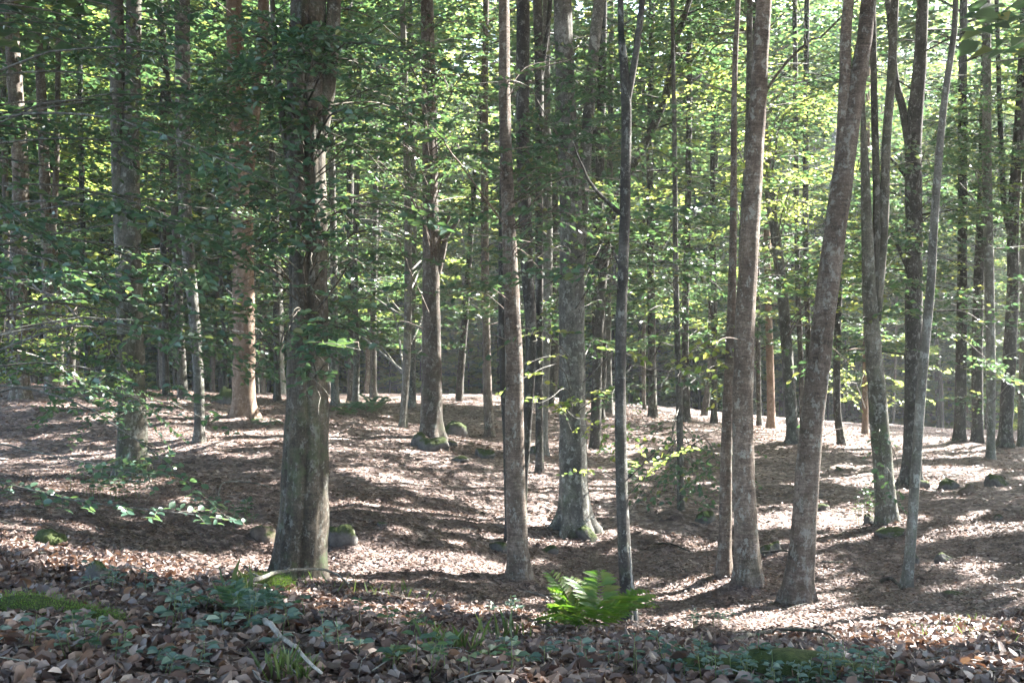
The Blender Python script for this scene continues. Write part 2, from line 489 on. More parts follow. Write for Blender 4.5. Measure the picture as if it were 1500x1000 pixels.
# ------------------------------------------------------------------ canopy gaps: the holes the sun comes through
GAPS = []   # (point, radius, start distance along the sun ray)
def gap_ground(px, py, r): GAPS.append((ground_hit(px, py), r, 0.4))
def gap_line(x0, y0, x1, y1, r, n):
    for t in np.linspace(0, 1, n): gap_ground(x0 + (x1 - x0) * t, y0 + (y1 - y0) * t, r)
def gap_at(px, py, d, r, t=0.6): GAPS.append((W(px, py, d), r, t))
gap_line(325, 645, 405, 640, 0.75, 5); gap_line(310, 662, 380, 668, 0.16, 3); gap_line(230, 632, 300, 645, 0.34, 4); gap_line(60, 640, 200, 655, 0.12, 6)
gap_line(190, 833, 385, 834, 0.36, 8); gap_line(455, 885, 545, 893, 0.28, 5); gap_line(0, 778, 30, 800, 0.28, 3); gap_line(60, 800, 190, 812, 0.07, 2)
gap_line(525, 690, 600, 708, 0.2, 4); gap_line(600, 662, 730, 722, 0.17, 6); gap_line(560, 742, 620, 756, 0.1, 3); gap_line(640, 752, 730, 772, 0.11, 5)
gap_line(600, 812, 735, 832, 0.09, 5); gap_line(520, 850, 735, 838, 0.08, 5); gap_line(500, 800, 560, 806, 0.09, 3); gap_line(520, 868, 700, 900, 0.07, 6)
gap_line(1110, 762, 1180, 768, 0.26, 4); gap_line(1200, 750, 1270, 765, 0.27, 4); gap_line(1110, 742, 1190, 735, 0.12, 4); gap_line(1205, 640, 1262, 652, 0.5, 3); gap_line(1290, 643, 1330, 645, 0.5, 3)
gap_line(1210, 700, 1270, 704, 0.14, 3); gap_line(1200, 680, 1260, 684, 0.14, 3); gap_line(940, 852, 985, 858, 0.12, 3); gap_line(925, 775, 1040, 800, 0.1, 5); gap_line(1000, 700, 1060, 715, 0.15, 3)
gap_line(1180, 905, 1390, 925, 0.27, 9); gap_line(1240, 935, 1370, 945, 0.2, 6); gap_line(1000, 905, 1160, 925, 0.12, 6); gap_line(1350, 920, 1490, 935, 0.12, 6)
gap_line(1360, 790, 1400, 780, 0.14, 3); gap_line(1430, 778, 1500, 772, 0.13, 4); gap_line(1380, 826, 1440, 832, 0.09, 3); gap_line(1440, 850, 1480, 856, 0.1, 2); gap_line(1480, 870, 1500, 880, 0.12, 2)
gap_line(1205, 858, 1240, 850, 0.1, 2); gap_line(850, 655, 900, 660, 0.15, 3); gap_line(1100, 632, 1150, 634, 0.35, 3); gap_line(960, 610, 900, 615, 0.3, 2); gap_line(680, 588, 720, 592, 0.4, 3)
gap_line(1050, 660, 1100, 668, 0.2, 3); gap_line(1370, 640, 1400, 642, 0.3, 2); gap_line(1400, 985, 1500, 990, 0.1, 4); gap_line(750, 930, 820, 905, 0.06, 3)
for _k in range(150):      # small flecks everywhere
    _d = rng.uniform(7.5, 26); _x = rng.uniform(-.47, .47) * _d
    GAPS.append((np.array([_x, _d, gz1(_x, _d)]), rng.uniform(.08, .17), 0.4))
# sun on the right flanks of the trunks
for py in range(430, 660, 18): gap_at(298, py, 16.5, 0.27, .3)
for py in range(380, 760, 22): gap_at(772, py, 12, 0.23, .3)
for py in range(440, 780, 24): gap_at(785, py, 14, 0.23, .3)
for py in range(560, 800, 24): gap_at(868, py, 14, 0.30, .3)
for py in range(540, 890, 22): gap_at(1193, py, 10.5, 0.25, .3)
for py in range(620, 780, 22): gap_at(1305, py, 14, 0.25, .3)
for py in range(230, 420, 22): gap_at(1122, py, 11.3, 0.25, .3)
for py in range(570, 620, 18): gap_at(375, py, 20, 0.40, .3)
for py in range(790, 890, 20): gap_at(474, py, 10, 0.25, .3)
for py in range(600, 860, 26): gap_at(1070, py, 11.5, 0.22, .3)
for py in range(500, 645, 24): gap_at(648, py, 19, 0.30, .3)
# sun on the foliage of the middle distance
for (px, py, d, r) in [(1180, 200, 19, 1.1), (1190, 290, 18, 0.9), (1170, 260, 24, 1.2), (1030, 110, 22, 1.3), (1040, 190, 20, 1.0), (980, 160, 26, 1.2), (1090, 60, 26, 1.4), (1160, 330, 20, 0.8), (1020, 230, 24, 0.9),
                       (30, 570, 9, 0.5), (80, 590, 9, 0.4), (20, 470, 12, 0.6), (680, 200, 15, 0.6), (700, 215, 16, 0.5), (610, 80, 14, 0.6), (690, 80, 18, 0.8), (950, 665, 8.5, 0.35), (930, 640, 9, 0.3),
                       (1440, 480, 24, 1.5), (1480, 500, 20, 1.0), (1380, 570, 26, 1.0), (1350, 560, 24, 0.8), (60, 120, 14, 0.7), (120, 180, 12, 0.5), (520, 180, 14, 0.6), (560, 330, 22, 1.0), (570, 80, 20, 1.0),
                       (620, 400, 34, 1.8), (660, 470, 45, 2.5), (960, 470, 30, 1.5), (1240, 200, 30, 1.6), (1380, 100, 26, 1.6), (1450, 150, 30, 2), (330, 450, 34, 1.5), (470, 300, 24, 0.8), (190, 60, 24, 1.2), (860, 480, 12, 0.35), (90, 110, 28, 1.6), (40, 60, 30, 1.6), (230, 150, 30, 1.5), (300, 100, 26, 1.2), (110, 300, 30, 1.6), (250, 420, 34, 1.6), (430, 430, 32, 1.4), (540, 420, 36, 2.0), (700, 380, 34, 1.8), (640, 520, 50, 2.2), (560, 500, 50, 2.0), (780, 450, 38, 1.6), (900, 520, 38, 1.5), (1060, 500, 36, 1.6), (1330, 420, 34, 1.8), (1230, 520, 40, 1.8), (160, 500, 34, 1.2), (560, 250, 26, 1.3), (830, 120, 28, 1.3)]:
    gap_at(px, py, d, r, 1.2 + r)
GP = np.array([g[0] for g in GAPS]); GR = np.array([g[1] for g in GAPS]); GT = np.array([g[2] for g in GAPS])
GR = np.where(GR < 0.2, GR * 0.62, GR)
def keep(P, D=None, S=None):
    """False for leaves that hang in a canopy gap"""
    P = np.asarray(P)
    ex = np.zeros(len(P)) if S is None else np.asarray(S) * 0.34
    if D is not None: P = P + norm(D) * (np.asarray(S) * 0.5)[:, None]
    ok = np.ones(len(P), bool)
    for s in range(0, len(P), 40000):
        V = P[s:s + 40000, None, :] - GP[None]
        t = V @ sun_dir
        perp2 = (V ** 2).sum(-1) - t ** 2
        ok[s:s + 40000] = ~((t > GT) & (perp2 < (GR[None] + ex[s:s + 40000, None]) ** 2)).any(1)
    return ok

# ------------------------------------------------------------------ boughs with flat sprays of leaves
def bough_geo(p0, p1, r0=0.012, leaf=0.075, start=0.3, tw=0.5, arch=0.1, fill=1.0, seg=5, twig_tubes=True, hexa=False, tilt=0.24, gaps=True):
    p0 = np.asarray(p0, float); p1 = np.asarray(p1, float)
    Lg = np.linalg.norm(p1 - p0)
    mid = (p0 + p1) / 2 + np.array([rng.normal(0, .05) * Lg, rng.normal(0, .05) * Lg, arch * Lg])
    path = resample([p0, mid, p1], 14)
    path += rng.normal(0, 0.006 * Lg, path.shape) * np.linspace(0, 1, 14)[:, None] * np.array([1, 1, 0.6])
    acc = Acc()
    acc.add(*tube(path, np.linspace(r0, max(0.0025, r0 * 0.2), 14), seg))
    P, D, N, S = [], [], [], []
    sp = 0.105 * (leaf / 0.07) / fill
    nt = max(4, int(Lg * (1 - start) / sp))
    pl = norm(np.array([rng.normal(0, tilt), rng.normal(0, tilt), 1.0]))
    for k in range(nt):
        u = start + (1 - start) * (k + rng.random() * 0.6) / nt
        f = u * 13; i = min(12, int(f)); q = path[i] * (1 - f + i) + path[i + 1] * (f - i)
        a = norm(path[i + 1] - path[i])
        sd = np.cross(pl, a); sd = sd / (np.linalg.norm(sd) + 1e-6)
        sgn = 1 if k % 2 else -1
        ln = tw * (0.35 + 0.65 * math.sin(math.pi * min(1, (1 - u) / (1 - start) * 0.8 + 0.15))) * rng.uniform(0.6, 1.15)
        an = math.radians(rng.uniform(35, 62))
        td = a * math.cos(an) + sd * sgn * math.sin(an)
        td[2] += rng.normal(0, 0.08)
        e = q + td * ln + np.array([0, 0, -0.08 * ln])
        if gaps and not keep(np.array([e, (q + e) / 2])).all(): continue
        if twig_tubes:
            acc.add(*tube(np.array([q, (q + e) / 2 + np.array([0, 0, 0.02 * ln]), e]), np.array([0.0028, 0.002, 0.0012]) * (1 + Lg * .2), 3, False))
        m = max(2, int(ln / (leaf * 0.52)))
        t = (np.arange(m) + 0.6) / m
        pp = q + (e - q) * t[:, None]
        sg = np.where(np.arange(m) % 2, 1, -1)[:, None]
        perp = norm(np.cross(pl, td))
        dd = norm(td * 0.65 + perp * sg * 0.8 + rng.normal(0, 0.2, (m, 3)))
        P.append(pp); D.append(dd)
        N.append(pl + rng.normal(0, 0.45, (m, 3)))
        S.append(leaf * rng.uniform(0.7, 1.15, m))
    if not P: return acc, (np.zeros((0, 3)), np.zeros((0, 3)), np.zeros((0, 3)), np.zeros(0))
    P, D, N, S = np.vstack(P), np.vstack(D), np.vstack(N), np.concatenate(S)
    if gaps:
        k = keep(P, D, S); P, D, N, S = P[k], D[k], N[k], S[k]
    return acc, (P, D, N, S)

def plate_scatter(c, az, L, wd, n, leaf, droop=0.12, thick=0.05):
    """leaves of one flat layer: c is its inner end"""
    u = rng.random(n) ** 0.8; v = rng.uniform(-1, 1, n) * wd * np.sin(np.pi * np.clip(u * 0.85 + 0.12, 0, 1))
    a = np.array([math.cos(az), math.sin(az), 0]); b = np.array([-math.sin(az), math.cos(az), 0])
    z = -droop * L * u ** 2 + 0.06 * L * np.sin(v * 3 + az * 5) * u + rng.normal(0, thick, n)
    P = c + a * (u * L)[:, None] + b * v[:, None]; P[:, 2] += z
    D = a + b * (np.sign(v) * 0.8)[:, None] + rng.normal(0, 0.35, (n, 3)) * np.array([1, 1, 0.4])
    N = np.array([0, 0, 1.0]) + rng.normal(0, 0.35, (n, 3))
    return P, D, N, leaf * rng.uniform(0.7, 1.25, n)

def leaf_obj(name, parts, mat, parent, origin, hexa=False, carve=True):
    P = np.vstack([p[0] for p in parts]); D = np.vstack([p[1] for p in parts]); N = np.vstack([p[2] for p in parts]); S = np.concatenate([p[3] for p in parts])
    if carve:
        k = keep(P, D, S); P, D, N, S = P[k], D[k], N[k], S[k]
    if len(P) == 0: return None
    V, Q, T = leaves_geo(P - origin, D, N, S, hexa)
    o = link(name, mesh_np(name, V, Q, T, mat), parent)
    return o

# ------------------------------------------------------------------ trees
TREES = []
class Tree:
    pass

def lump_fn(base_z, flare, lobes, seed, flute=0.03, groove=None):
    r = np.random.default_rng(seed)
    ph = r.uniform(0, 6.28, 8)
    def f(th, P):
        h = (P[:, 2] - base_z)[:, None]
        hh = np.clip(h, 0, 50)
        e = np.exp(-hh / 0.16) * flare * 1.25
        root = e * (0.55 + 0.45 * np.cos(lobes * th + ph[0]) + 0.25 * np.cos((lobes + 2) * th + ph[1]))
        fl = flute * np.cos(3 * th + ph[2] + 0.5 * hh) + flute * 0.7 * np.cos(5 * th + ph[3] - 0.35 * hh) + flute * 0.8 * np.sin(2 * th + ph[4] + 1.1 * hh)
        bump = 0.02 * np.sin(7 * hh + ph[5] + 2 * np.sin(th + ph[6])) + 0.018 * np.sin(13 * hh + 3 * th + ph[7])
        gv = 0
        if groove:
            for g0, gw, ga in groove:
                gv = gv - ga * np.exp(-((th - g0 - 0.06 * np.sin(1.3 * hh)) / gw) ** 2)
        return 1 + root + fl + bump + gv
    return f

def tree(label, pts, ws, d, bark='bark_grey', stems=(), height=15, flare=0.5, lobes=5, name='beech_tree', group=None, crown=True,
         crown_n=3600, crown_r=3.4, crown_leaf=0.33, low=None, seg=20, crown_z0=0.55, top_r=0.03, flute=0.03, leafmat='leaf', cat='tree', base=None, dy=0.0, groove=None):
    t = Tree(); t.label = label; t.d = d
    pts = sorted(pts, key=lambda p: -p[1])
    P = [W(px, py, d) for px, py in pts]
    b = P[0].copy(); b[2] = gz1(b[0], b[1])
    P[0] = b.copy()
    under = b.copy(); under[2] -= 0.35
    top = P[-1].copy()
    wy = np.array(sorted(ws))
    rad_px = lambda py: np.interp(py, wy[:, 0], wy[:, 1]) / 2 * 0.9
    R = [rad_px(py) * d / F for px, py in pts]
    # carry the trunk on above the frame
    gtop = b[2] + height
    dirn = norm(P[-1] - P[-2])
    if top[2] < gtop:
        k = 3
        hgt = gtop - top[2]
        cur = top.copy()
        for q in range(1, k + 1):
            dd = norm(dirn * (1 - q / (k + 1)) + np.array([rng.normal(0, .05), rng.normal(0, .05), 1.0]) * (q / (k + 1)))
            cur = cur + dd * hgt / k
            P.append(cur.copy()); R.append(R[len(pts) - 1] * (1 - q / k) + top_r * q / k)
    P = [under] + P; R = [R[0]] + R
    P = np.array(P)
    if dy: P[:, 1] += dy * (P[:, 2] - b[2])
    cum = np.concatenate([[0], np.cumsum(np.linalg.norm(np.diff(P, axis=0), axis=1))])
    n = int(18 + cum[-1] * (6 if d < 15 else 3.5 if d < 30 else 1.6))
    PP = resample(P, n)
    sN = np.linspace(0, cum[-1], n)
    # closer rings near the root flare
    RR = np.interp(sN, cum, R)
    near = sN < 1.6
    if d < 30:
        s2 = np.concatenate([np.linspace(0, 1.6, 26), sN[~near]])
        PP = np.stack([np.interp(s2, sN, PP[:, i]) for i in range(3)], 1); RR = np.interp(s2, sN, RR); sN = s2
    root = empty(name, b)
    tag(root, label, cat, group)
    seed = int(rng.integers(1e6))
    V, Q, T = tube(PP, RR, seg, True, lump_fn(b[2], flare, lobes, seed, flute, groove))
    link('trunk', mesh_np('trunk', V - b, Q, T, M[bark], True), root)
    t.root, t.base, t.path, t.rad, t.bark = root, b, PP, RR, bark
    t.tops = [(PP[-1], PP)]
    for sp, w0, w1 in stems:
        sp = sorted(sp, key=lambda p: -p[1])
        SP = [W(px, py, d) for px, py in sp]
        SR = list(np.linspace(w0, w1, len(SP)) / 2 * 0.9 * d / F)
        if dy:
            for q in SP: q[1] += dy * (q[2] - b[2])
        if sp[-1][1] <= 40:
            dd = norm(SP[-1] - SP[-2]); cur = SP[-1].copy()
            hgt = max(2.0, gtop * 0.9 - cur[2])
            for q in range(1, 4):
                v = norm(dd * (1 - q / 4) + np.array([rng.normal(0, .1), rng.normal(0, .1), 1.0]) * (q / 4))
                cur = cur + v * hgt / 3; SP.append(cur.copy()); SR.append(SR[-1] * 0.6)
            t.tops.append((SP[-1], None))
        SP = np.array(SP)
        cm = np.concatenate([[0], np.cumsum(np.linalg.norm(np.diff(SP, axis=0), axis=1))])
        m = int(12 + cm[-1] * (4 if d < 20 else 2))
        Sr = np.interp(np.linspace(0, cm[-1], m), cm, SR)
        SPp = resample(SP, m)
        t.tops.append((SPp[-1], SPp)) if sp[-1][1] <= 40 else None
        V, Q, T = tube(SPp, Sr, max(8, seg // 2 + 2), True, lump_fn(b[2] - 50, 0, 3, seed + len(t.tops), flute))
        link('limb', mesh_np('limb', V - b, Q, T, M[bark], True), root)
    if crown:
        lo = low if low is not None else (14 if d > 17 else 0)
        make_crown(t, b, height, crown_n, crown_r, crown_leaf if d < 16 else 0.2, crown_z0, leafmat, lo, 150, 0.06 + 0.0026 * d)
    TREES.append(t)
    return t

def make_crown(t, b, height, n, rad, leaf, z0, leafmat, low=0, lown=150, lowleaf=0.11, lowz=(1.8, 8.5)):
    """limbs and layers of leaves from z0*height to the top; low: flat leafy layers on the lower trunk"""
    acc = Acc(); parts = []
    for k in range(low):
        z = b[2] + lowz[0] + (lowz[1] - lowz[0]) * rng.random() ** 0.8
        p = t.path[int(np.argmin(abs(t.path[:, 2] - z)))]
        az = rng.uniform(0, 6.283); L = rng.uniform(1.0, 2.3)
        a = np.array([math.cos(az), math.sin(az), rng.uniform(-.05, .25)])
        acc.add(*tube(resample([p, p + a * L * .5 + np.array([0, 0, .06]), p + a * L], 5), np.linspace(.016, .005, 5), 4))
        for j in range(2):
            parts.append(plate_scatter(p + a * L * rng.uniform(.25, .7) + np.array([0, 0, rng.normal(0, .12)]), az + rng.uniform(-.6, .6), L * rng.uniform(.6, .9), L * rng.uniform(.3, .5), lown // 2, lowleaf, .1, .035))
    nl = max(8, int(9 + n / 220))
    m = max(20, n // nl)
    for k in range(nl):
        f = z0 + (1 - z0) * (k + rng.random()) / nl
        z = b[2] + height * f
        i = int(np.argmin(abs(t.path[:, 2] - z)))
        p = t.path[i]
        az = k * 2.4 + rng.uniform(-.5, .5)
        L = rad * rng.uniform(0.65, 1.15) * (1.05 - 0.45 * max(0, (f - z0) / (1 - z0)) ** 2)
        up = rng.uniform(0.15, 0.55)
        a = np.array([math.cos(az), math.sin(az), up])
        e = p + a * L * 0.85
        lp = resample([p, p + a * L * 0.4 + np.array([0, 0, 0.1]), e], 6)
        nk = int(np.argmin(np.append(keep(lp, lp * 0 + 1, np.full(6, .12)), False)))   # the limb ends where the canopy opens
        if nk >= 2: acc.add(*tube(lp[:nk], (np.linspace(0.035, 0.008, 6) * (0.7 + t.rad[0] * 2))[:nk], 5))
        for j in range(3):
            c = p + a * L * rng.uniform(0.1, 0.7) + rng.normal(0, 0.25, 3)
            parts.append(plate_scatter(c, az + rng.uniform(-1.3, 1.3), L * rng.uniform(0.5, 0.8), L * 0.45, m // 3, leaf, 0.15, 0.10))
    if acc.v: link('branches', acc.mesh('branches', M[t.bark], True, b), t.root)['kind'] = 'stuff'
    leaf_obj('crown', parts, M[leafmat], t.root, b)

def trunk_at(t, z):
    i = int(np.argmin(abs(t.path[:, 2] - z)))
    return t.path[i]

def hang(t, px0, py0, px1, py1, d0=None, d1=None, **kw):
    """a bough of tree t: springs from its trunk and carries leaves between the two points"""
    d0 = d0 or t.d; d1 = d1 or d0
    a = W(px0, py0, d0); e = W(px1, py1, d1)
    return hang_w(t, a, e, **kw)

def hang_w(t, a, e, leafmat='leaf', from_trunk=True, leafobj=None, **kw):
    L = np.linalg.norm(e - a)
    if from_trunk:
        s = trunk_at(t, max(t.base[2] + 1.0, a[2] - rng.uniform(-.12, .3) * abs(np.linalg.norm(a[:2] - t.base[:2]))) + rng.uniform(-.35, .35))
        Ls = np.linalg.norm(e - s)
        kw.setdefault('start', min(0.8, max(0.08, 1 - L / Ls)))
        a = s
    d = e[1]
    kw.setdefault('leaf', 0.088 if d < 14 else 0.10 if d < 20 else 0.12)
    kw.setdefault('r0', 0.004 + 0.0028 * np.linalg.norm(e - a))
    near = d < 14
    acc, lv = bough_geo(a, e, twig_tubes=d < 18, hexa=near, **kw)
    o = link('bough', acc.mesh('bough', M[t.bark if t.bark != 'bark_orange' else 'bark_grey'], True, t.base), t.root)
    P, D, N, S = lv
    if leafobj is not None and leafobj['left'] > 0 and len(P):
        # the leaves that show largest are objects of their own
        near_first = np.argsort(P[:, 1])
        take = near_first[:min(leafobj['left'], len(P))]
        rest = np.setdiff1d(np.arange(len(P)), take)
        leafobj['left'] -= len(take)
        for i in take:
            place_leaf(P[i] - t.base, D[i], N[i], S[i], o)
        if len(rest):
            x = leaf_obj('foliage', [(P[rest], D[rest], N[rest], S[rest])], M[leafmat], o, t.base, near, False)
            if x: x['kind'] = 'stuff'
    elif len(P):
        x = leaf_obj('foliage', [lv], M[leafmat], o, t.base, near, False)
        if x: x['kind'] = 'stuff'
    return o

def leaf_proto(mat, curl):
    """a leaf one unit long: toothed oval outline, folded along the midrib, arched"""
    xs = [0, 0.12, 0.3, 0.5, 0.7, 0.86, 1.0]; ws = [0.01, 0.17, 0.29, 0.31, 0.24, 0.13, 0.0]
    V = []
    for x, w in zip(xs, ws):
        z = curl * 0.9 * (x - x * x)
        V += [(x, 0, z), (x, w, z + w * 0.35 + curl * 0.1 * math.sin(x * 9)), (x, -w, z + w * 0.30 - curl * 0.1 * math.sin(x * 7))]
    Q = []
    for i in range(len(xs) - 1):
        a = i * 3; b = a + 3
        Q += [(a, b, b + 1, a + 1), (a, a + 2, b + 2, b)]
    return mesh_np('leaf', V, Q, None, mat, True)
LEAF = [leaf_proto(M['leaf_cool'], 0.1), leaf_proto(M['leaf'], 0.25), leaf_proto(M['leaf_cool'], -0.2)]
from mathutils import Matrix
def frame(P, D, N, S):
    D = np.asarray(D) / np.linalg.norm(D)
    Y = np.cross(N, D); Y = Y / np.linalg.norm(Y); Z = np.cross(D, Y)
    m = np.eye(4); m[:3, 0] = D * S; m[:3, 1] = Y * S; m[:3, 2] = Z * S; m[:3, 3] = P
    return Matrix(m.tolist())
def place_leaf(P, D, N, S, parent, protos=LEAF, name='leaf'):
    o = bpy.data.objects.new(name, protos[int(rng.integers(len(protos)))])
    col.objects.link(o); o.parent = parent
    o.matrix_local = frame(P, D, N, S)
    return o

exec_marks = []
# --- the trees one can tell apart (path points and widths in px of the photo at the tree's distance)
T = {}
T['big'] = tree('thick fluted beech trunk of the foreground, mossy foot, split fork hung with dark leaves',
    [(437,860),(444,760),(449,600),(451,450),(451,300),(447,180),(450,60),(452,0)], [(0,56),(150,64),(400,62),(600,66),(740,74),(860,84)], 10, 'bark_fluted',
    stems=[([(462,230),(478,150),(487,60),(490,0)], 26, 22), ([(430,260),(418,200),(408,120),(400,20)], 14, 8)], flare=0.2, lobes=4, seg=72, flute=0.05, groove=[(1.75, .10, .16), (1.1, .09, .08), (2.5, .12, .07), (0.55, .08, .1)], crown_n=4200, crown_r=3.7)
T['twin_left'] = tree('dark beech with two grown-together stems at the left behind drooping boughs',
    [(195,702),(193,600),(190,450),(188,330),(192,200),(196,80),(196,0)], [(0,24),(200,26),(330,40),(500,40),(690,50)], 14, 'bark_mossy',
    stems=[([(182,400),(176,280),(172,150),(170,0)], 28, 22)], seg=30, flare=0.4)
T['ochre'] = tree('ochre barked beech lit warmly at its foot beyond the sunny patch',
    [(357,612),(358,500),(357,400),(354,280),(346,120),(342,0)], [(0,24),(280,36),(420,33),(600,37)], 20, 'bark_orange',
    stems=[([(358,320),(368,200),(382,90),(386,0)], 22, 18)], seg=24)
T['lean_left'] = tree('slim beech with a dazzling sunlit right edge above the sunny patch',
    [(292,652),(291,560),(284,460),(272,330),(268,200),(267,0)], [(0,24),(300,22),(500,16),(650,16)], 16.5, 'bark_grey', seg=20, flare=0.42)
T['lean_left_b'] = tree('dark forked stem standing close behind the slim sun-edged beech',
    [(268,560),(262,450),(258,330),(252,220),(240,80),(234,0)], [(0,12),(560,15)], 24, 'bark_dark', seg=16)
T['fork_mid'] = tree('brown beech with a broken side limb low on its right, rocks at its foot',
    [(632,646),(633,560),(632,450),(631,300),(628,120),(625,0)], [(0,20),(200,24),(500,30),(640,36)], 19, 'bark_brown',
    stems=[([(640,400),(648,370),(655,345),(672,322)], 14, 5), ([(644,375),(645,350),(660,315)], 7, 3)], seg=26)
T['mid_thin'] = tree('slender upright brown trunk between the side-limbed beech and the foreground pair',
    [(717,642),(714,560),(711,400),(710,200),(712,0)], [(0,10),(300,12),(600,15)], 22, 'bark_brown', seg=16)
T['pair_front'] = tree('foreground beech of the close group with a scarred patch low on its bark',
    [(759,856),(757,760),(754,650),(753,520),(744,300),(739,150),(738,0)], [(0,17),(300,22),(500,28),(700,31),(850,34)], 11.5, 'bark_tan', seg=28, flare=0.4)
T['pair_back'] = tree('wavy dark stem with a bright sunlit edge right behind the scarred beech',
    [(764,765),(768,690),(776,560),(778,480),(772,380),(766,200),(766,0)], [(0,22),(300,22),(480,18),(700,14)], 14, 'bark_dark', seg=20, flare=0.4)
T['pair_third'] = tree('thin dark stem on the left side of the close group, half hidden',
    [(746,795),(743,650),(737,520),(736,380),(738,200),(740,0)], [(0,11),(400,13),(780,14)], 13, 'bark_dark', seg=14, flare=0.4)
T['pair_fourth'] = tree('dark upright stem seen to the right behind the close group, forked above',
    [(790,668),(790,520),(790,300),(790,120),(787,0)], [(0,15),(300,13),(640,12)], 17, 'bark_dark', seg=14,
    stems=[([(790,130),(800,60),(806,0)], 9, 7)])
T['wide'] = tree('broad pale-footed beech with spreading buttress roots in the hollow',
    [(841,784),(840,700),(839,600),(838,450),(838,330),(830,150),(824,0)], [(0,30),(200,32),(330,38),(500,42),(650,46),(720,48),(780,52)], 14, 'bark_grey',
    stems=[([(848,400),(856,260),(864,140),(872,50),(878,0)], 18, 18)], flare=0.62, lobes=6, seg=48, groove=[(1.3, .12, .06), (2.2, .12, .05)])
T['pale_mid'] = tree('pale grey beech with a sunlit edge between the close group and the broad beech',
    [(793,672),(795,600),(800,480),(802,350),(800,180),(800,0)], [(0,12),(400,17),(660,20)], 19, 'bark_pale', seg=18)
T['thin_front'] = tree('slim dark foreground trunk forking into a narrow V, white stick at its foot',
    [(922,928),(914,800),(909,650),(909,500),(914,350),(917,220),(917,140),(911,60),(909,0)], [(0,9),(140,16),(400,17),(650,19),(800,22),(920,24)], 8.2, 'bark_dark',
    stems=[([(919,150),(930,90),(938,30),(941,0)], 12, 10)], seg=24, flare=0.45)
T['curved_limb'] = tree('bent limb beech leaning left behind the narrow V-forked trunk',
    [(872,632),(876,500),(886,380),(905,290),(950,200),(975,140),(990,60),(1010,0)], [(0,9),(200,13),(400,15),(620,17)], 21, 'bark_dark', seg=14, stems=[([(962,170),(990,120),(1028,70)], 9, 3)])
T['slim_centre'] = tree('thin straight pole of a beech with leafy low layers right of the V-forked trunk',
    [(997,752),(995,600),(990,400),(988,200),(985,0)], [(0,6),(400,9),(740,12)], 15, 'bark_grey', seg=12, flare=0.2, crown_n=700, crown_r=1.4)
T['duo_thin'] = tree('thinner trunk of the couple, standing tight on the left of its ringed neighbour',
    [(1060,857),(1062,780),(1064,650),(1070,500),(1074,330),(1076,120),(1081,0)], [(0,8),(300,11),(500,15),(650,18),(840,22)], 11.6, 'bark_tan', seg=20, flare=0.45)
T['duo_thick'] = tree('stout ringed beech, the thicker of the couple, bowing slightly right',
    [(1097,868),(1093,780),(1088,640),(1090,500),(1099,330),(1110,150),(1119,0)], [(0,24),(200,28),(450,33),(700,34),(860,40)], 11.3, 'bark_tan', seg=32, flare=0.32,
    stems=[([(1122,135),(1145,100),(1185,60),(1230,28)], 5, 3)])
T['duo_behind'] = tree('slim mossy stem rising right behind the stout ringed beech',
    [(1090,655),(1087,500),(1088,350),(1096,200),(1098,0)], [(0,10),(300,12),(640,13)], 18, 'bark_grey', seg=12)
T['leaning'] = tree('large ringed beech leaning right and forking high, bright sunlit right edge at foot',
    [(1168,888),(1176,790),(1186,650),(1199,530),(1212,420),(1228,300),(1243,200),(1262,80),(1272,0)], [(0,24),(200,30),(260,36),(420,35),(600,36),(760,38),(880,48)], 10.5, 'bark_tan',
    stems=[([(1228,290),(1234,200),(1238,110),(1243,0)], 22, 17)], seg=36, flare=0.42)
T['triple'] = tree('grey-green beech with three upright stems and rocks round its pale foot',
    [(1300,772),(1294,690),(1285,580),(1275,450),(1270,330),(1266,220),(1264,120)], [(120,6),(300,17),(450,24),(620,30),(760,32)], 14, 'bark_mossy',
    stems=[([(1280,480),(1284,360),(1284,280),(1281,170),(1278,0)], 14, 10), ([(1284,470),(1295,330),(1298,220),(1306,110),(1311,0)], 15, 13)], seg=26, flare=0.4)
T['dark_right'] = tree('dark thick beech with leafy stubs, forking high behind the leaning pale pole',
    [(1334,714),(1337,620),(1338,480),(1338,320),(1338,200),(1347,100),(1352,0)], [(0,18),(200,26),(400,27),(700,30)], 17.5, 'bark_dark',
    stems=[([(1335,240),(1322,160),(1312,120),(1306,60),(1300,0)], 14, 9), ([(1328,390),(1310,350),(1296,325)], 7, 4), ([(1326,258),(1312,240),(1298,225)], 6, 3)], seg=24)
T['pole_right'] = tree('pale slender pole leaning right in front of the dark thick beech',
    [(1328,876),(1335,780),(1344,650),(1352,540),(1363,420),(1370,300),(1382,160),(1396,60),(1400,0)], [(0,9),(300,13),(600,15),(860,17)], 11.2, 'bark_pale', seg=20, flare=0.35, crown_n=900)
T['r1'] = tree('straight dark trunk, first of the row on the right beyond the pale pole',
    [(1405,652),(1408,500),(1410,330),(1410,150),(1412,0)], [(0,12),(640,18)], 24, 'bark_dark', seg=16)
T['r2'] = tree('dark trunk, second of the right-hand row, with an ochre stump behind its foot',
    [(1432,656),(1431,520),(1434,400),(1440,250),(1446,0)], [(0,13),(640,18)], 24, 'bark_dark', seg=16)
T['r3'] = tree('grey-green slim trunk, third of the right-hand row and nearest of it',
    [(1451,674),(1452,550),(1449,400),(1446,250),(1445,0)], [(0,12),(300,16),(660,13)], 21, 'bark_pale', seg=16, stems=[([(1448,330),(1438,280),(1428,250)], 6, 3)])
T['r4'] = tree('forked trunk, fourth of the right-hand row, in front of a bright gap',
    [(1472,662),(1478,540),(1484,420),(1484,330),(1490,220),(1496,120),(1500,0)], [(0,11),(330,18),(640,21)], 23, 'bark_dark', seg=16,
    stems=[([(1482,345),(1472,310),(1468,250),(1464,150),(1460,0)], 10, 7)])
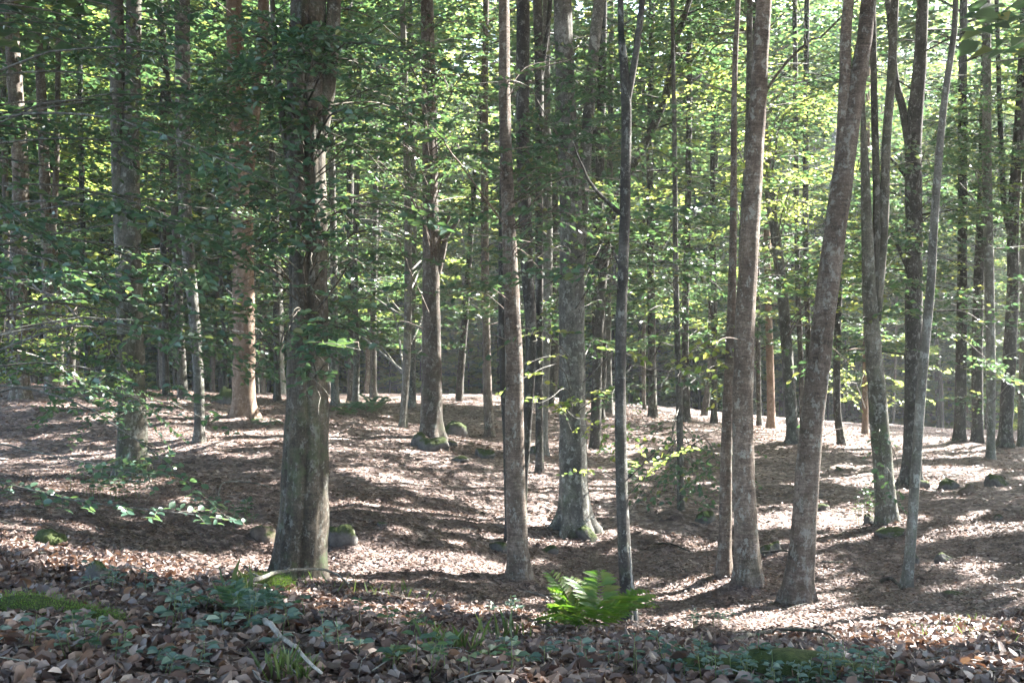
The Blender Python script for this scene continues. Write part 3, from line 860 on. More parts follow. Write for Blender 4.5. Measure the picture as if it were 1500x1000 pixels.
T['r5'] = tree('slim trunk at the very end of the right-hand row, half cut by the frame',
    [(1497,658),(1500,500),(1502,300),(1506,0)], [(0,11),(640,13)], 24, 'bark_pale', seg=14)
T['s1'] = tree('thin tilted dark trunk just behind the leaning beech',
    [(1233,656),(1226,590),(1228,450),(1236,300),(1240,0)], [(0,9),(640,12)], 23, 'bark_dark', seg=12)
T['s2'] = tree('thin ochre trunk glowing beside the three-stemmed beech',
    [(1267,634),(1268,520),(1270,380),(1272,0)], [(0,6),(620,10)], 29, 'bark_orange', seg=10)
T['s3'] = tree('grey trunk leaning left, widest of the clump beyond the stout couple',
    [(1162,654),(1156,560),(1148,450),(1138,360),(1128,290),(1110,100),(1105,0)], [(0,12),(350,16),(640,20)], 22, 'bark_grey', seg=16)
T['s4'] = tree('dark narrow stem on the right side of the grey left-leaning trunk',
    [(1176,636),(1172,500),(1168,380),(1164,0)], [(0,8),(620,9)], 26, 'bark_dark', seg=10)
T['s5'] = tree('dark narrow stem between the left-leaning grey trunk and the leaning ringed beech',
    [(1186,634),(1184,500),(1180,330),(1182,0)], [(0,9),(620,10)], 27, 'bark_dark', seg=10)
T['s6'] = tree('reddish trunk in the background gap right of the stout couple',
    [(1130,622),(1127,500),(1124,380),(1120,0)], [(0,8),(620,13)], 31, 'bark_orange', seg=12)
T['s7'] = tree('far dark trunk right behind the stout couple, standing on the sunny rise',
    [(1112,622),(1110,450),(1106,0)], [(0,8),(620,8)], 32, 'bark_dark', seg=10)
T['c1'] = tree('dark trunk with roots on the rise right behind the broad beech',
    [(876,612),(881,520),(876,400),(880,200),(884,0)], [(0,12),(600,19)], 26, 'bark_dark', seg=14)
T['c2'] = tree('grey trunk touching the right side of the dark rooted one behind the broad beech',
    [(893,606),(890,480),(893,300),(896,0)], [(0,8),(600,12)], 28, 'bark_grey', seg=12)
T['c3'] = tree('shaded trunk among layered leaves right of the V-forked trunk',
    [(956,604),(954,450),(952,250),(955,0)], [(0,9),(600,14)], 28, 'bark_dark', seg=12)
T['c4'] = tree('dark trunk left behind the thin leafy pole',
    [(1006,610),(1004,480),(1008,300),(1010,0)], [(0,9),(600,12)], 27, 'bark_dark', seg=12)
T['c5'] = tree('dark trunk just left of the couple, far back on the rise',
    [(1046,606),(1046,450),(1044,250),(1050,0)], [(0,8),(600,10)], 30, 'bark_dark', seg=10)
T['l1'] = tree('pale smooth trunk in the middle distance left of the side-limbed beech',
    [(590,630),(596,520),(598,400),(597,300),(594,150),(590,0)], [(0,9),(300,12),(500,13),(620,11)], 21, 'bark_pale', seg=14)
T['l2'] = tree('grey trunk close behind the pale smooth one, side by side with it',
    [(604,600),(604,450),(606,300),(600,0)], [(0,8),(600,12)], 28, 'bark_grey', seg=12)
T['l3'] = tree('dark stocky trunk on the flat far floor right of the fluted beech',
    [(516,590),(516,500),(515,420),(512,200),(512,0)], [(0,9),(580,15)], 33, 'bark_dark', seg=12)
T['l4'] = tree('slightly bent grey trunk with spreading foot, right beside the dark stocky one',
    [(521,600),(522,500),(520,420),(524,200),(528,0)], [(0,7),(590,11)], 30, 'bark_grey', seg=12)
T['l5'] = tree('far dark trunk with a twin, second clump right of the fluted beech',
    [(548,582),(547,480),(550,300),(556,0)], [(0,8),(570,11)], 36, 'bark_dark', seg=10)
T['l6'] = tree('grey trunk peeping out right behind the fluted beech, pale rocks at its foot',
    [(491,606),(490,500),(489,380),(486,200),(490,0)], [(0,10),(600,13)], 26, 'bark_grey', seg=14)
T['l7'] = tree('dark trunk between the ochre beech and the fluted beech',
    [(406,590),(405,480),(402,350),(398,200),(392,0)], [(0,8),(580,11)], 27, 'bark_dark', seg=12)
T['l8'] = tree('slightly tilted dark trunk left beside the ochre beech, branching low',
    [(330,584),(328,480),(322,380),(318,200),(312,0)], [(0,6),(580,8)], 28, 'bark_dark', seg=10)
T['l9'] = tree('dark trunk halfway between the twin-stemmed beech and the slim sun-edged beech',
    [(243,572),(242,470),(239,350),(238,200),(240,0)], [(0,8),(560,11)], 27, 'bark_dark', seg=12)
T['f1'] = tree('stout shaded trunk at the far left, wrapped in drooping leaves',
    [(30,588),(28,480),(27,380),(30,250),(20,100),(16,0)], [(0,22),(580,29)], 23, 'bark_brown', seg=20)
T['f2'] = tree('brown shaded trunk behind leaves, right of the stout far-left one',
    [(76,578),(72,480),(68,350),(64,220),(58,90),(50,0)], [(0,14),(580,20)], 25, 'bark_brown', seg=16, stems=[([(72,420),(80,300),(84,180),(86,0)], 11, 8)])
T['f3'] = tree('narrow trunk in the leaves left of the twin-stemmed beech',
    [(128,576),(126,450),(120,280),(116,0)], [(0,8),(560,10)], 27, 'bark_dark', seg=10)
T['edge'] = tree('near beech left of the view whose low boughs hang into it',
    [(-190,760),(-190,600),(-195,300),(-200,0)], [(0,56),(740,66)], 9, 'bark_grey', seg=24, crown_n=4200, crown_r=3.7)
T['edge_r'] = tree('beech just right of the view shading the ground at the right',
    [(1640,800),(1645,600),(1655,300),(1660,0)], [(0,40),(800,46)], 11, 'bark_grey', seg=20, crown_z0=0.72, crown_n=4200, crown_r=3.7)
HEROES = list(TREES)

# ------------------------------------------------------------------ boughs that hang into the picture
near_leaves = {'left': 290}
E = T['edge']
# long low bough from the left with big leaves
hang(E, 0, 640, 330, 762, 8.0, 7.4, start=0.25, leaf=0.072, tw=0.34, arch=-0.02, leafmat='leaf_cool', leafobj=near_leaves, r0=0.014, gaps=False, fill=0.8)
hang(E, 200, 560, 345, 760, 8.4, 7.9, leaf=0.075, tw=0.22, arch=0.12, leafmat='leaf_cool', leafobj=near_leaves, gaps=False, start=0.62)
hang(E, 120, 690, 250, 705, 8.2, 7.8, leaf=0.072, tw=0.4, arch=0.0, leafmat='leaf_cool', leafobj=near_leaves, gaps=False)
for k in range(62):
    px = rng.uniform(0, 330); py = rng.uniform(-10, 580)
    if 130 < px < 215 and rng.random() < .75: continue
    d = rng.uniform(7.6, 12.5)
    hang(E, px - rng.uniform(60, 150), py - rng.uniform(-30, 30), px + rng.uniform(30, 110), py + rng.uniform(0, 45), d, d - rng.uniform(-0.8, 0.8),
         leafmat='leaf' if rng.random() < 0.45 else 'leaf_cool', tw=rng.uniform(.35, .7), fill=1.0)
Bg = T['big']
for k in range(75):
    px = rng.uniform(330, 580); py = 20 + 480 * rng.random() ** 1.15
    d = rng.uniform(7.8, 12)
    s = -1 if px < 450 else 1
    hang(Bg, px - s * 40, py, px + s * rng.uniform(30, 110), py + rng.uniform(-15, 35), d, d + rng.uniform(-.6, .6),
         leafmat='leaf' if rng.random() < 0.4 else 'leaf_cool', tw=rng.uniform(.3, .6), fill=1.0)
# sprigs in front of the fluted trunk
for k in range(54):
    px = rng.uniform(395, 505); py = 20 + 520 * rng.random() ** 1.5; s = 1 if rng.random() < .5 else -1
    hang(Bg, px - s * 25, py, px + s * 35, py + rng.uniform(5, 40), rng.uniform(8.6, 9.5), rng.uniform(8.2, 9.2), leafmat='leaf_cool' if rng.random() < .7 else 'leaf', tw=rng.uniform(.2, .4), start=.35)
for (x0, y0, x1, y1) in [(430,560,500,600),(420,390,500,420),(440,470,490,530),(390,330,470,350),(455,560,470,620),(480,330,540,410)]:
    hang(Bg, x0, y0, x1, y1, 9.0, 8.7, leafmat='leaf_cool', tw=0.18, start=0.4)
def many(t, n, x, y, d, lm='leaf', tw=(0.4, 0.8), ln=(70, 180), fill=1.0, **kw):
    for k in range(int(n * 1.5)):
        px = rng.uniform(*x); py = rng.uniform(*y); dd = rng.uniform(*d)
        s = 1 if rng.random() < 0.5 else -1
        L = rng.uniform(*ln) * 14 / dd
        hang(t, px - s * L * 0.5, py + rng.uniform(-12, 12), px + s * L * 0.5, py + rng.uniform(-5, 25), dd, dd + rng.uniform(-1.2, 1.2), leafmat=lm, tw=rng.uniform(*tw), fill=fill, **kw)
many(T['twin_left'], 16, (200, 340), (20, 560), (12, 16), 'leaf')
many(T['twin_left'], 9, (60, 240), (380, 640), (11, 15), 'leaf_cool')
many(T['fork_mid'], 26, (500, 730), (20, 330), (15, 21), 'leaf')
many(T['fork_mid'], 10, (520, 740), (60, 280), (13, 16), 'leaf_cool')
many(T['pair_front'], 9, (690, 830), (180, 520), (10.5, 13), 'leaf', ln=(50, 100))
many(T['pair_front'], 14, (700, 900), (60, 420), (9.5, 12.5), 'leaf_cool', ln=(60, 120))
many(T['wide'], 10, (740, 960), (80, 400), (10.5, 13), 'leaf_cool')
many(T['wide'], 22, (740, 960), (60, 520), (12.5, 17), 'leaf')
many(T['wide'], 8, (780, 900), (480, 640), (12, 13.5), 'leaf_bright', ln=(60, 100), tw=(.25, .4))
many(T['thin_front'], 3, (820, 960), (200, 420), (8.2, 9.5), 'leaf', ln=(50, 80), tw=(.2, .35))
hang(T['thin_front'], 915, 745, 960, 660, 8.2, 8.0, leafmat='leaf_bright', tw=0.22, leaf=0.06, arch=-0.08, start=0.45)
hang(T['thin_front'], 915, 690, 985, 665, 8.3, 8.6, leafmat='leaf_bright', tw=0.26, leaf=0.06, start=0.3)
hang(T['thin_front'], 900, 660, 845, 690, 8.3, 8.4, leafmat='leaf_bright', tw=0.2, leaf=0.06, start=0.4)
hang(T['thin_front'], 898, 345, 838, 205, 8.2, 8.0, leafmat='leaf', tw=0.15, arch=-0.06, start=0.7, r0=0.02, fill=0.4)
many(T['slim_centre'], 24, (930, 1080), (380, 740), (13, 16.5), 'leaf', ln=(60, 120), tw=(.3, .55))
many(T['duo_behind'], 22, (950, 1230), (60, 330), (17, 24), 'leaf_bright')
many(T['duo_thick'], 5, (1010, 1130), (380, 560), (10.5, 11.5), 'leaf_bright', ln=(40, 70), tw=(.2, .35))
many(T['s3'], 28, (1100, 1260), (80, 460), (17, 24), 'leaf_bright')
many(T['leaning'], 3, (1180, 1260), (520, 640), (10.5, 11.5), 'leaf', ln=(30, 50), tw=(.15, .25))
many(T['triple'], 12, (1240, 1360), (240, 520), (13, 17), 'leaf')
many(T['triple'], 2, (1280, 1310), (690, 750), (13.5, 13.8), 'leaf_cool', ln=(20, 30), tw=(.15, .25))
many(T['dark_right'], 20, (1290, 1440), (60, 480), (16, 20), 'leaf')
many(T['r3'], 20, (1370, 1520), (100, 600), (18, 23), 'leaf')
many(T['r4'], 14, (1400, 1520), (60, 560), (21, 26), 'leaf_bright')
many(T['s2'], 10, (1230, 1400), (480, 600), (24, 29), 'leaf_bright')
many(T['l1'], 16, (480, 680), (330, 520), (20, 30), 'leaf')
many(T['l7'], 10, (320, 470), (260, 560), (20, 27), 'leaf')
many(T['f1'], 9, (-10, 130), (400, 640), (12, 20), 'leaf_bright')
many(T['c3'], 14, (880, 1060), (280, 600), (22, 28), 'leaf')

# ------------------------------------------------------------------ trees of the wood behind
hero_px = sorted([((t.base[0] / t.base[1]) * F + 750, t) for t in HEROES if 0 < (t.base[0] / t.base[1]) * F + 750 < 1500], key=lambda a: a[0])
spots = []
def clear(x, y, r=1.1):
    for a, b in spots:
        if (a - x) ** 2 + (b - y) ** 2 < r * r: return False
    for t in HEROES:
        if (t.base[0] - x) ** 2 + (t.base[1] - y) ** 2 < 1.2: return False
    return True
def in_light(x, y):
    """how much of the sunlight of the gaps a trunk here would block"""
    h = np.arange(0, 15, 0.25)
    P = np.stack([np.full(60, x), np.full(60, y), gz1(x, y) + h], 1)
    V = P[:, None, :] - GP[None]; t = V @ sun_dir
    d = np.sqrt(np.maximum((V ** 2).sum(-1) - t ** 2, 0))
    return float((((d < GR + 0.12) & (t > GT)).any(0) * np.minimum(GR, .4)).sum())
tries = 0
while len(spots) < 205 and tries < 20000:
    tries += 1
    y = 28 + 50 * rng.random() ** 0.9
    half = 0.47 * y + 2.5
    x = rng.uniform(-half, half)
    if clear(x, y, 1.3) and in_light(x, y) < 0.25: spots.append((x, y))
n_view = len(spots)
for (x, y) in [(7, 14), (12, 12), (16, 16), (11, 19), (15, 23), (20, 20), (25, 24), (22, 29), (28, 31), (18, 28), (32, 38), (27, 40), (33, 26), (38, 33), (9, 5), (14, 5), (20, 10), (26, 14), (34, 18),
               (-9, 10), (-10, 16), (-13, 22), (-8, 4), (-15, 14), (-17, 30), (2, -6), (-5, -7), (8, -5), (-12, -3), (14, -4), (0, -14), (-10, -14), (10, -14), (42, 44), (36, 50), (-4.5, -1.5), (5, -1.5), (-7.5, 1), (0, -9), (5, -9), (-5, -12), (9, 1)]:
    best = min([(x + rng.normal(0, 1.6 * (q > 0)), y + rng.normal(0, 1.6 * (q > 0))) for q in range(40)],
               key=lambda s: in_light(*s) + (5 if (abs(s[0]) < 0.48 * s[1] + .6 and s[1] > 0) or not clear(s[0], s[1], 1.5) else 0))
    spots.append(best)  # unseen beeches added for shade, shifted clear of the sun gaps
barks = ['bark_grey', 'bark_dark', 'bark_dark', 'bark_brown', 'bark_pale']
fill = []
for k, (x, y) in enumerate(spots):
    inview = k < n_view
    z = gz1(x, y)
    px = x / y * F + 750 if y > 0.5 else 750
    wd = rng.choice([0.11, 0.16, 0.22, 0.30], p=[.35, .3, .22, .13]) * rng.uniform(.85, 1.15)
    if not inview: wd *= 1.3
    h = rng.uniform(14, 18) if y < 40 else rng.uniform(17, 23)
    bk = barks[int(rng.integers(len(barks)))]
    b = np.array([x, y, z])
    t = Tree(); t.d = y; t.base = b; t.bark = bk
    lean = rng.normal(0, 0.035, 2)
    hs = np.array([-0.35, 0, 0.3, 1.2, 3, 5.5, 8.5, 12, h])
    wob = np.cumsum(rng.normal(0, 0.06, (len(hs), 2)), 0); wob -= wob[1]
    PP = np.stack([x + lean[0] * hs + wob[:, 0], y + lean[1] * hs + wob[:, 1], z + hs], 1)
    RR = wd / 2 * np.array([1.3, 1.25, 1.05, 1, .93, .85, .7, .45, .12])
    PP = resample(PP, 30); RR = np.interp(np.linspace(0, 1, 30), np.linspace(0, 1, 9), RR)
    t.path, t.rad = PP, RR
    root = empty('beech_tree', b); t.root = root
    V, Q, Tt = tube(PP, RR, 10 if y < 45 else 7, True, lump_fn(z, 0.3, 4, k, 0.03))
    link('trunk', mesh_np('trunk', V - b, Q, Tt, M[bk], True), root)
    if inview:
        make_crown(t, b, h, 3500 if y < 45 else 2500, 3.1, 0.19 + 0.0020 * y, 0.36 if y < 45 else 0.45, 'leaf' if rng.random() < 0.7 else 'leaf_bright', 16 if y < 45 else 22, 140, 0.09 + 0.0026 * y, (2.2, 9))
    else:
        make_crown(t, b, h, 5200, 4.2, 0.36, 0.36 if y > 13 else 0.62 if y > -3 else 0.45, 'leaf')
    t.px = px; t.wd = wd; t.inview = inview
    fill.append(t)
FAR = 42
NICK = {}
for nm, s in [('big', 'the fluted beech'), ('twin_left', 'the twin-stemmed beech'), ('ochre', 'the ochre beech'), ('fork_mid', 'the side-limbed beech'), ('pair_front', 'the scarred beech'),
              ('wide', 'the broad-rooted beech'), ('thin_front', 'the V-forked trunk'), ('duo_thick', 'the stout ringed beech'), ('leaning', 'the big leaning beech'),
              ('triple', 'the three-stemmed beech'), ('dark_right', 'the dark thick beech'), ('r4', 'the forked row trunk')]:
    t = T[nm]; i = int(np.argmin(abs(t.path[:, 2] - (EYE - 0.5))))
    NICK[t.path[i][0] / t.path[i][1] * F + 750] = s
keys = sorted(NICK)
ORD = ['first', 'second', 'third', 'fourth', 'fifth', 'sixth', 'seventh', 'eighth', 'ninth', 'tenth']
buckets = {}
for t in fill:
    if not t.inview:
        tag(t.root, 'unseen beech outside the view, added to shade the scene', 'tree', 'unseen beeches added for shade')
    elif t.px < 5 or t.px > 1495:
        tag(t.root, 'small distant beech trunk in the depth of the wood', 'tree', 'distant beeches of the wood')
    else:
        buckets.setdefault((int(np.searchsorted(keys, t.px)), t.d > FAR), []).append(t)
for (i, deep), ts in buckets.items():
    ts.sort(key=lambda t: t.px)
    a = NICK[keys[i - 1]] if i > 0 else None; c = NICK[keys[i]] if i < len(keys) else None
    where = f'between {a} and {c}' if a and c else (f'left of {c}' if c else f'right of {a}')
    for j, t in enumerate(ts):
        th = 'thin' if t.wd < 0.17 else 'slim' if t.wd < 0.23 else 'sturdy'
        if j < 10:
            tag(t.root, f"{th} {'distant' if deep else 'far'} trunk, {ORD[j]} from left {where}", 'tree', 'distant beeches of the wood' if deep else 'far beeches of the wood')
        else:
            tag(t.root, 'small distant beech trunk in the depth of the wood', 'tree', 'distant beeches of the wood')

# the wood beyond, one mass
acc = Acc(); parts = []
for k in range(950):
    y = rng.uniform(64, 150); x = rng.uniform(-0.6, 0.6) * y
    z = gz1(x, y); w = rng.uniform(0.1, 0.24)
    acc.add(*tube(np.array([[x, y, z - .3], [x + rng.normal(0, .3), y, z + 14], [x + rng.normal(0, .6), y, z + 31]]), np.array([w, w * .8, .04]), 5))
    for j in range(17):
        c = np.array([x, y, z + 1.2 + 32 * rng.random() ** 1.5]); az = rng.uniform(0, 6.28)
        parts.append(plate_scatter(c, az, rng.uniform(2.6, 4.4), 2.0, 24, 0.78, 0.12, 0.35))
far = link('far_woods', acc.mesh('far_woods', M['bark_pale'], True))
tag(far, 'far-off mass of beech trunks closing the wood', kind='stuff')
fl = leaf_obj('far_foliage', parts, M['leaf_bright'], None, np.zeros(3), False, False)  # sunlit leaf colour brightens the far wood in place of light
tag(fl, 'hazy green foliage of the far-off wood', kind='stuff')

# ------------------------------------------------------------------ fallen leaves
def litter(n, y0, y1, size, curl, hexa, name, label, jit=0.24):
    y = y0 + (y1 - y0) * rng.random(n * 2) ** 0.85
    half = 0.50 * y + 0.6
    x = rng.uniform(-1, 1, n * 2) * half
    x, y = x[:n], y[:n]
    z = gz(x, y) + rng.random(n) ** 1.6 * 0.045 * (size / 0.07)
    th = rng.uniform(0, 6.283, n)
    D = np.stack([np.cos(th), np.sin(th), rng.normal(0, 0.28 if hexa else 0.14, n)], 1)
    if hexa: jit = 0.42
    N = np.stack([rng.normal(0, jit, n), rng.normal(0, jit, n), np.ones(n)], 1)
    S = size * np.exp(rng.normal(-0.12, 0.36, n)).clip(.35, 1.5) * np.interp(y, [3.6, 5.5, 7.5], [1.3, 1.05, 0.85] if hexa else [1, 1, 1])
    V, Q, T_ = leaves_geo(np.stack([x, y, z], 1) - 0, D, N, S, hexa, curl=rng.normal(0.02, 0.2 if hexa else .1, n) if curl else 0.05, wid=0.6)
    o = link(name, mesh_np(name, V, Q, T_, M['dead_leaf'], False))
    tag(o, label, kind='stuff')
litter(80000, 3.2, 8.2, 0.044, True, True, 'leaf_litter', 'deep layer of curled brown fallen leaves on the near bank')
litter(130000, 6.6, 14, 0.037, True, False, 'leaf_litter', 'brown fallen leaves covering the hollow')
litter(110000, 13, 36, 0.055, True, False, 'leaf_litter', 'fallen leaves scattered over the far floor')

DEADP = []
for c in (0.3, -0.35, 0.55, 0.12):
    me = leaf_proto(M['dead_leaf'], c); me.name = 'dead_leaf'; DEADP.append(me)
dl_cols = [((0.13, 0.085, 0.065), 'a'), ((0.24, 0.18, 0.145), 'b'), ((0.09, 0.05, 0.042), 'c'), ((0.34, 0.29, 0.25), 'd'), ((0.19, 0.10, 0.055), 'e')]
protos = []
for c, nm in dl_cols:
    m = leaf_material('fallen_leaf_' + {'a': 'brown', 'b': 'tan', 'c': 'russet', 'd': 'buff', 'e': 'rust'}[nm], [(0, tuple(x * .85 for x in c)), (1, c)], [(0, tuple(x * 1.4 for x in c)), (1, c)], 0.12, 0.5, 0.4)
    for cu in (0.6, -0.6, 0.9):
        me = leaf_proto(m, cu); me.name = 'dead_leaf'; protos.append(me)
for k in range(296):
    y = rng.uniform(3.65, 5.3); x = rng.uniform(-.48, .48) * y
    z = gz1(x, y) + rng.uniform(0.03, 0.06)
    th = rng.uniform(0, 6.283)
    place_leaf((x, y, z), (math.cos(th), math.sin(th), rng.normal(0, .35)), np.array([rng.normal(0, .55), rng.normal(0, .55), 1]), rng.uniform(0.035, 0.06), floor_o, protos, 'dead_leaf')

# twigs lying about
acc = Acc()
for k in range(420):
    y = 3.6 + 22 * rng.random() ** 1.4; x = rng.uniform(-.5, .5) * y
    L = rng.uniform(0.06, 0.34); th = rng.uniform(0, 6.28); a = np.array([math.cos(th), math.sin(th), 0]) * L
    p = np.array([x, y, 0]); pts = np.array([p, p + a * .5 + rng.normal(0, .02, 3), p + a])
    pts[:, 2] = gz(pts[:, 0], pts[:, 1]) + np.array([.03, .05, .035])
    acc.add(*tube(pts, np.array([1, .8, .5]) * rng.uniform(.0015, .004), 4))
tag(link('forest_litter', acc.mesh('forest_litter', M['bark_pale'], True)), 'small dead twigs strewn over the fallen leaves', kind='stuff')

# ------------------------------------------------------------------ rocks
def rock_mesh(w, d, h, seed, mat, name='rock'):
    r = np.random.default_rng(seed)
    nu, nv = 26, 16
    ph = r.uniform(0, 6.28, 12)
    V = []
    dirs = norm(r.normal(0, 1, (13, 3))); cut = r.uniform(0.58, 0.9, 13)
    th = np.linspace(0, 2 * math.pi, nu, endpoint=False)
    for j in range(nv + 1):
        fi = math.pi * j / nv
        p = np.stack([np.sin(fi) * np.cos(th), np.sin(fi) * np.sin(th), np.full(nu, np.cos(fi))], 1)
        s = np.ones(nu)
        for dd, c in zip(dirs, cut):
            q = p @ dd
            s = np.minimum(s, np.where(q > 0.05, c / np.maximum(q, 0.05), 9))
        s = s * (1 + 0.05 * np.sin(17 * p[:, 0] + ph[4] + 3 * p[:, 1]) * np.sin(13 * p[:, 2] + ph[5]) + 0.12 * np.sin(3 * p[:, 0] + ph[0] + 2 * p[:, 2]) + 0.05 * np.sin(5 * p[:, 1] + ph[1]) + 0.035 * np.sin(9 * p[:, 0] + 7 * p[:, 1] + ph[2]) + 0.03 * np.sin(11 * p[:, 2] + 8 * p[:, 1] + ph[3]))
        V.append(p * s[:, None])
    V = np.vstack(V) * np.array([w / 2, d / 2, h / 2])
    Q = [(j * nu + i, (j + 1) * nu + i, (j + 1) * nu + (i + 1) % nu, j * nu + (i + 1) % nu) for j in range(nv) for i in range(nu)]
    return mesh_np(name, V, Q, None, mat, True)
def rock(px, py, wpx, hpx, mat, label, seed, depth=0.8, sink=0.5, name='rock', cat='rock'):
    p = ground_hit(px, py)
    w = wpx * p[1] / F; h = hpx * p[1] / F * 1.9
    o = link(name, rock_mesh(w, w * depth, h, seed, M[mat], name), None, (p[0], p[1] + w * depth * 0.3, gz1(p[0], p[1] + w * depth * .3) + h * (0.5 - sink)))
    o.rotation_euler = (rng.normal(0, .08), rng.normal(0, .1), rng.uniform(-.4, .4))
    return tag(o, label, cat, 'rocks on the forest floor')
rock(498, 800, 60, 32, 'mossrock', 'grey boulder with moss on top, right behind the fluted beech', 1)
rock(385, 797, 56, 32, 'brownrock', 'low brown rock at the left behind the fluted beech', 2)
rock(66, 800, 66, 24, 'moss', 'flat sunlit mossy rock on the crest of the left bank', 3)
rock(140, 858, 50, 34, 'mossrock', 'rounded rock with a pale face, below the sunlit patch on the left', 4)
rock(612, 652, 30, 18, 'rock', 'dark rock at the left foot of the side-limbed beech', 5)
rock(640, 660, 54, 18, 'rock', 'long dark rock spilling right from the side-limbed beech', 6)
rock(662, 636, 42, 20, 'mossrock', 'mossy hump behind the foot of the side-limbed beech', 7)
rock(710, 670, 36, 14, 'rock', 'small dark flat rock on the slope below the slender brown trunk', 8)
rock(672, 678, 26, 8, 'rock', 'low stone in the sunlit streaks of the slope', 9)
rock(728, 808, 34, 16, 'rock', 'dark stone at the left foot of the scarred beech', 10)
rock(822, 778, 32, 20, 'rock', 'dark rock against the left root of the broad beech', 11)
rock(862, 792, 36, 18, 'mossrock', 'rounded rock at the right root of the broad beech', 12)
rock(806, 812, 26, 12, 'mossrock', 'small mossy stone in front of the broad beech', 13)
rock(780, 664, 28, 12, 'rock', 'dark stone hard by the pale grey beech foot', 14)
rock(1036, 768, 30, 18, 'mossrock', 'square mossy stone left of the couple of trunks', 15)
rock(1130, 812, 36, 22, 'mossrock', 'mossy block right behind the stout ringed beech', 16)
rock(1274, 770, 26, 14, 'rock', 'dark stone at the left foot of the three-stemmed beech', 17)
rock(1312, 786, 54, 14, 'mossrock', 'broad flat stone in front of the three-stemmed beech', 18)
rock(1352, 714, 30, 18, 'rock', 'dark rock at the right foot of the dark thick beech', 19)
rock(1392, 716, 38, 18, 'mossrock', 'yellow-green mossy rock right of the dark thick beech', 20)
rock(1420, 722, 26, 14, 'brownrock', 'dull brown rock between the mossy one and the big dark one', 21)
rock(1466, 712, 46, 20, 'rock', 'large dark rock on the slope near the right edge', 22)
rock(1206, 748, 24, 14, 'rock', 'small dark stone right behind the leaning beech', 23)
rock(1385, 822, 36, 12, 'rock', 'dark slab with a straight top, right of the pale pole', 24, 0.5)
rock(1344, 826, 14, 12, 'rock', 'small dark block next to the pale pole', 25)
rock(1400, 872, 30, 8, 'brownrock', 'thin flat stone sunk in leaves at the lower right', 26)
rock(925, 700, 18, 8, 'rock', 'small dark stone on the floor behind the V-forked trunk', 32)
rock(560, 770, 16, 6, 'rock', 'tiny dark stone on the shaded slope right of the boulder', 33)
rock(1230, 690, 18, 7, 'rock', 'small dark stone between the leaning and the three-stemmed beech', 34)
rock(1465, 762, 18, 6, 'rock', 'tiny dark stone on the bare slope far right', 27)
rock(660, 652, 20, 8, 'rock', 'little stone between the mossy hump and the long dark rock', 28)
rock(345, 772, 26, 14, 'brownrock', 'low stone left of the brown rock, under hanging leaves', 29)
rock(150, 575, 120, 22, 'brownrock', 'long earthy hummock under the trees at the far left', 30, 0.5)
rock(330, 592, 60, 26, 'mossrock', 'dark mossy mound left of the ochre beech', 31)

rock(1150, 1005, 300, 38, 'mound', 'low grey-green mossy mound under the teal plants at the lower right', 40, 0.55, 0.5)

# ------------------------------------------------------------------ deadwood
def stick(pts, r, mat, label, cat='stick', name='fallen_branch', world=None, side=()):
    P = []
    for (px, py, lift) in pts:
        g = ground_hit(px, py); g[2] += lift; P.append(g)
    P = np.array(P) if world is None else np.array(world)
    o0 = P[0].copy()
    acc = Acc()
    Q = resample(P, 18); Q += rng.normal(0, r * .25, Q.shape)
    acc.add(*tube(Q, np.linspace(r, r * .45, 18), 8))
    o = link(name, acc.mesh(name, M[mat], True, o0), None, o0)
    for (i, v, L) in side:
        b = Q[i]; v = np.array(v, float)
        s = Acc(); s.add(*tube(resample([b, b + v * L * .5 + rng.normal(0, .01, 3), b + v * L], 6), np.linspace(r * .5, r * .15, 6), 6))
        link('side_twig', s.mesh('side_twig', M[mat], True, o0), o)
    return tag(o, label, cat)
stick([(390, 938, .08), (412, 964, .07), (440, 985, .07), (470, 1015, .06)], 0.012, 'deadwood', 'pale peeled stick lying in the leaves at the bottom of the view')
stick([(345, 872, .05), (400, 866, .1), (430, 862, .12), (480, 860, .12), (512, 868, .06)], 0.016, 'bark_grey', 'grey fallen branch lying across the foot of the fluted beech', side=[(9, (.3, -.2, .5), .14), (4, (-.6, .2, .3), .2)])
stick([], 0.012, 'deadwood', 'white bare stick leaning on the V-forked trunk', world=[W(936, 930, 8.0), W(930, 885, 8.05), W(926, 850, 8.08), W(923, 800, 8.1)])
stick([(1290, 855, .03), (1305, 855, .06), (1322, 868, .04)], 0.022, 'bark_dark', 'dark crooked branch piece left of the pale pole foot')
stick([(1205, 826, .03), (1220, 830, .05), (1240, 828, .03)], 0.012, 'bark_dark', 'dark twig on the leaves between the leaning beech and the pale pole')
stick([(1118, 818, .06), (1150, 816, .06), (1185, 820, .04)], 0.016, 'bark_dark', 'dark branch lying from the mossy block to the leaning beech')
stick([(965, 800, .03), (985, 802, .04), (1010, 812, .03)], 0.013, 'bark_dark', 'dark short stick in the open hollow right of the V-forked trunk')
stick([(770, 870, .03), (800, 880, .04), (815, 905, .03)], 0.008, 'deadwood', 'thin pale twig below the scarred beech')
stick([(320, 730, .02), (330, 712, .05), (380, 715, .05), (410, 722, .02)], 0.012, 'bark_grey', 'arched root-like branch in the sun left of the fluted beech')
stick([(1060, 955, .03), (1130, 940, .07), (1200, 938, .06), (1235, 948, .02)], 0.018, 'bark_dark', 'thick dark log at the back of the plants at the lower right', name='fallen_log', cat='log')
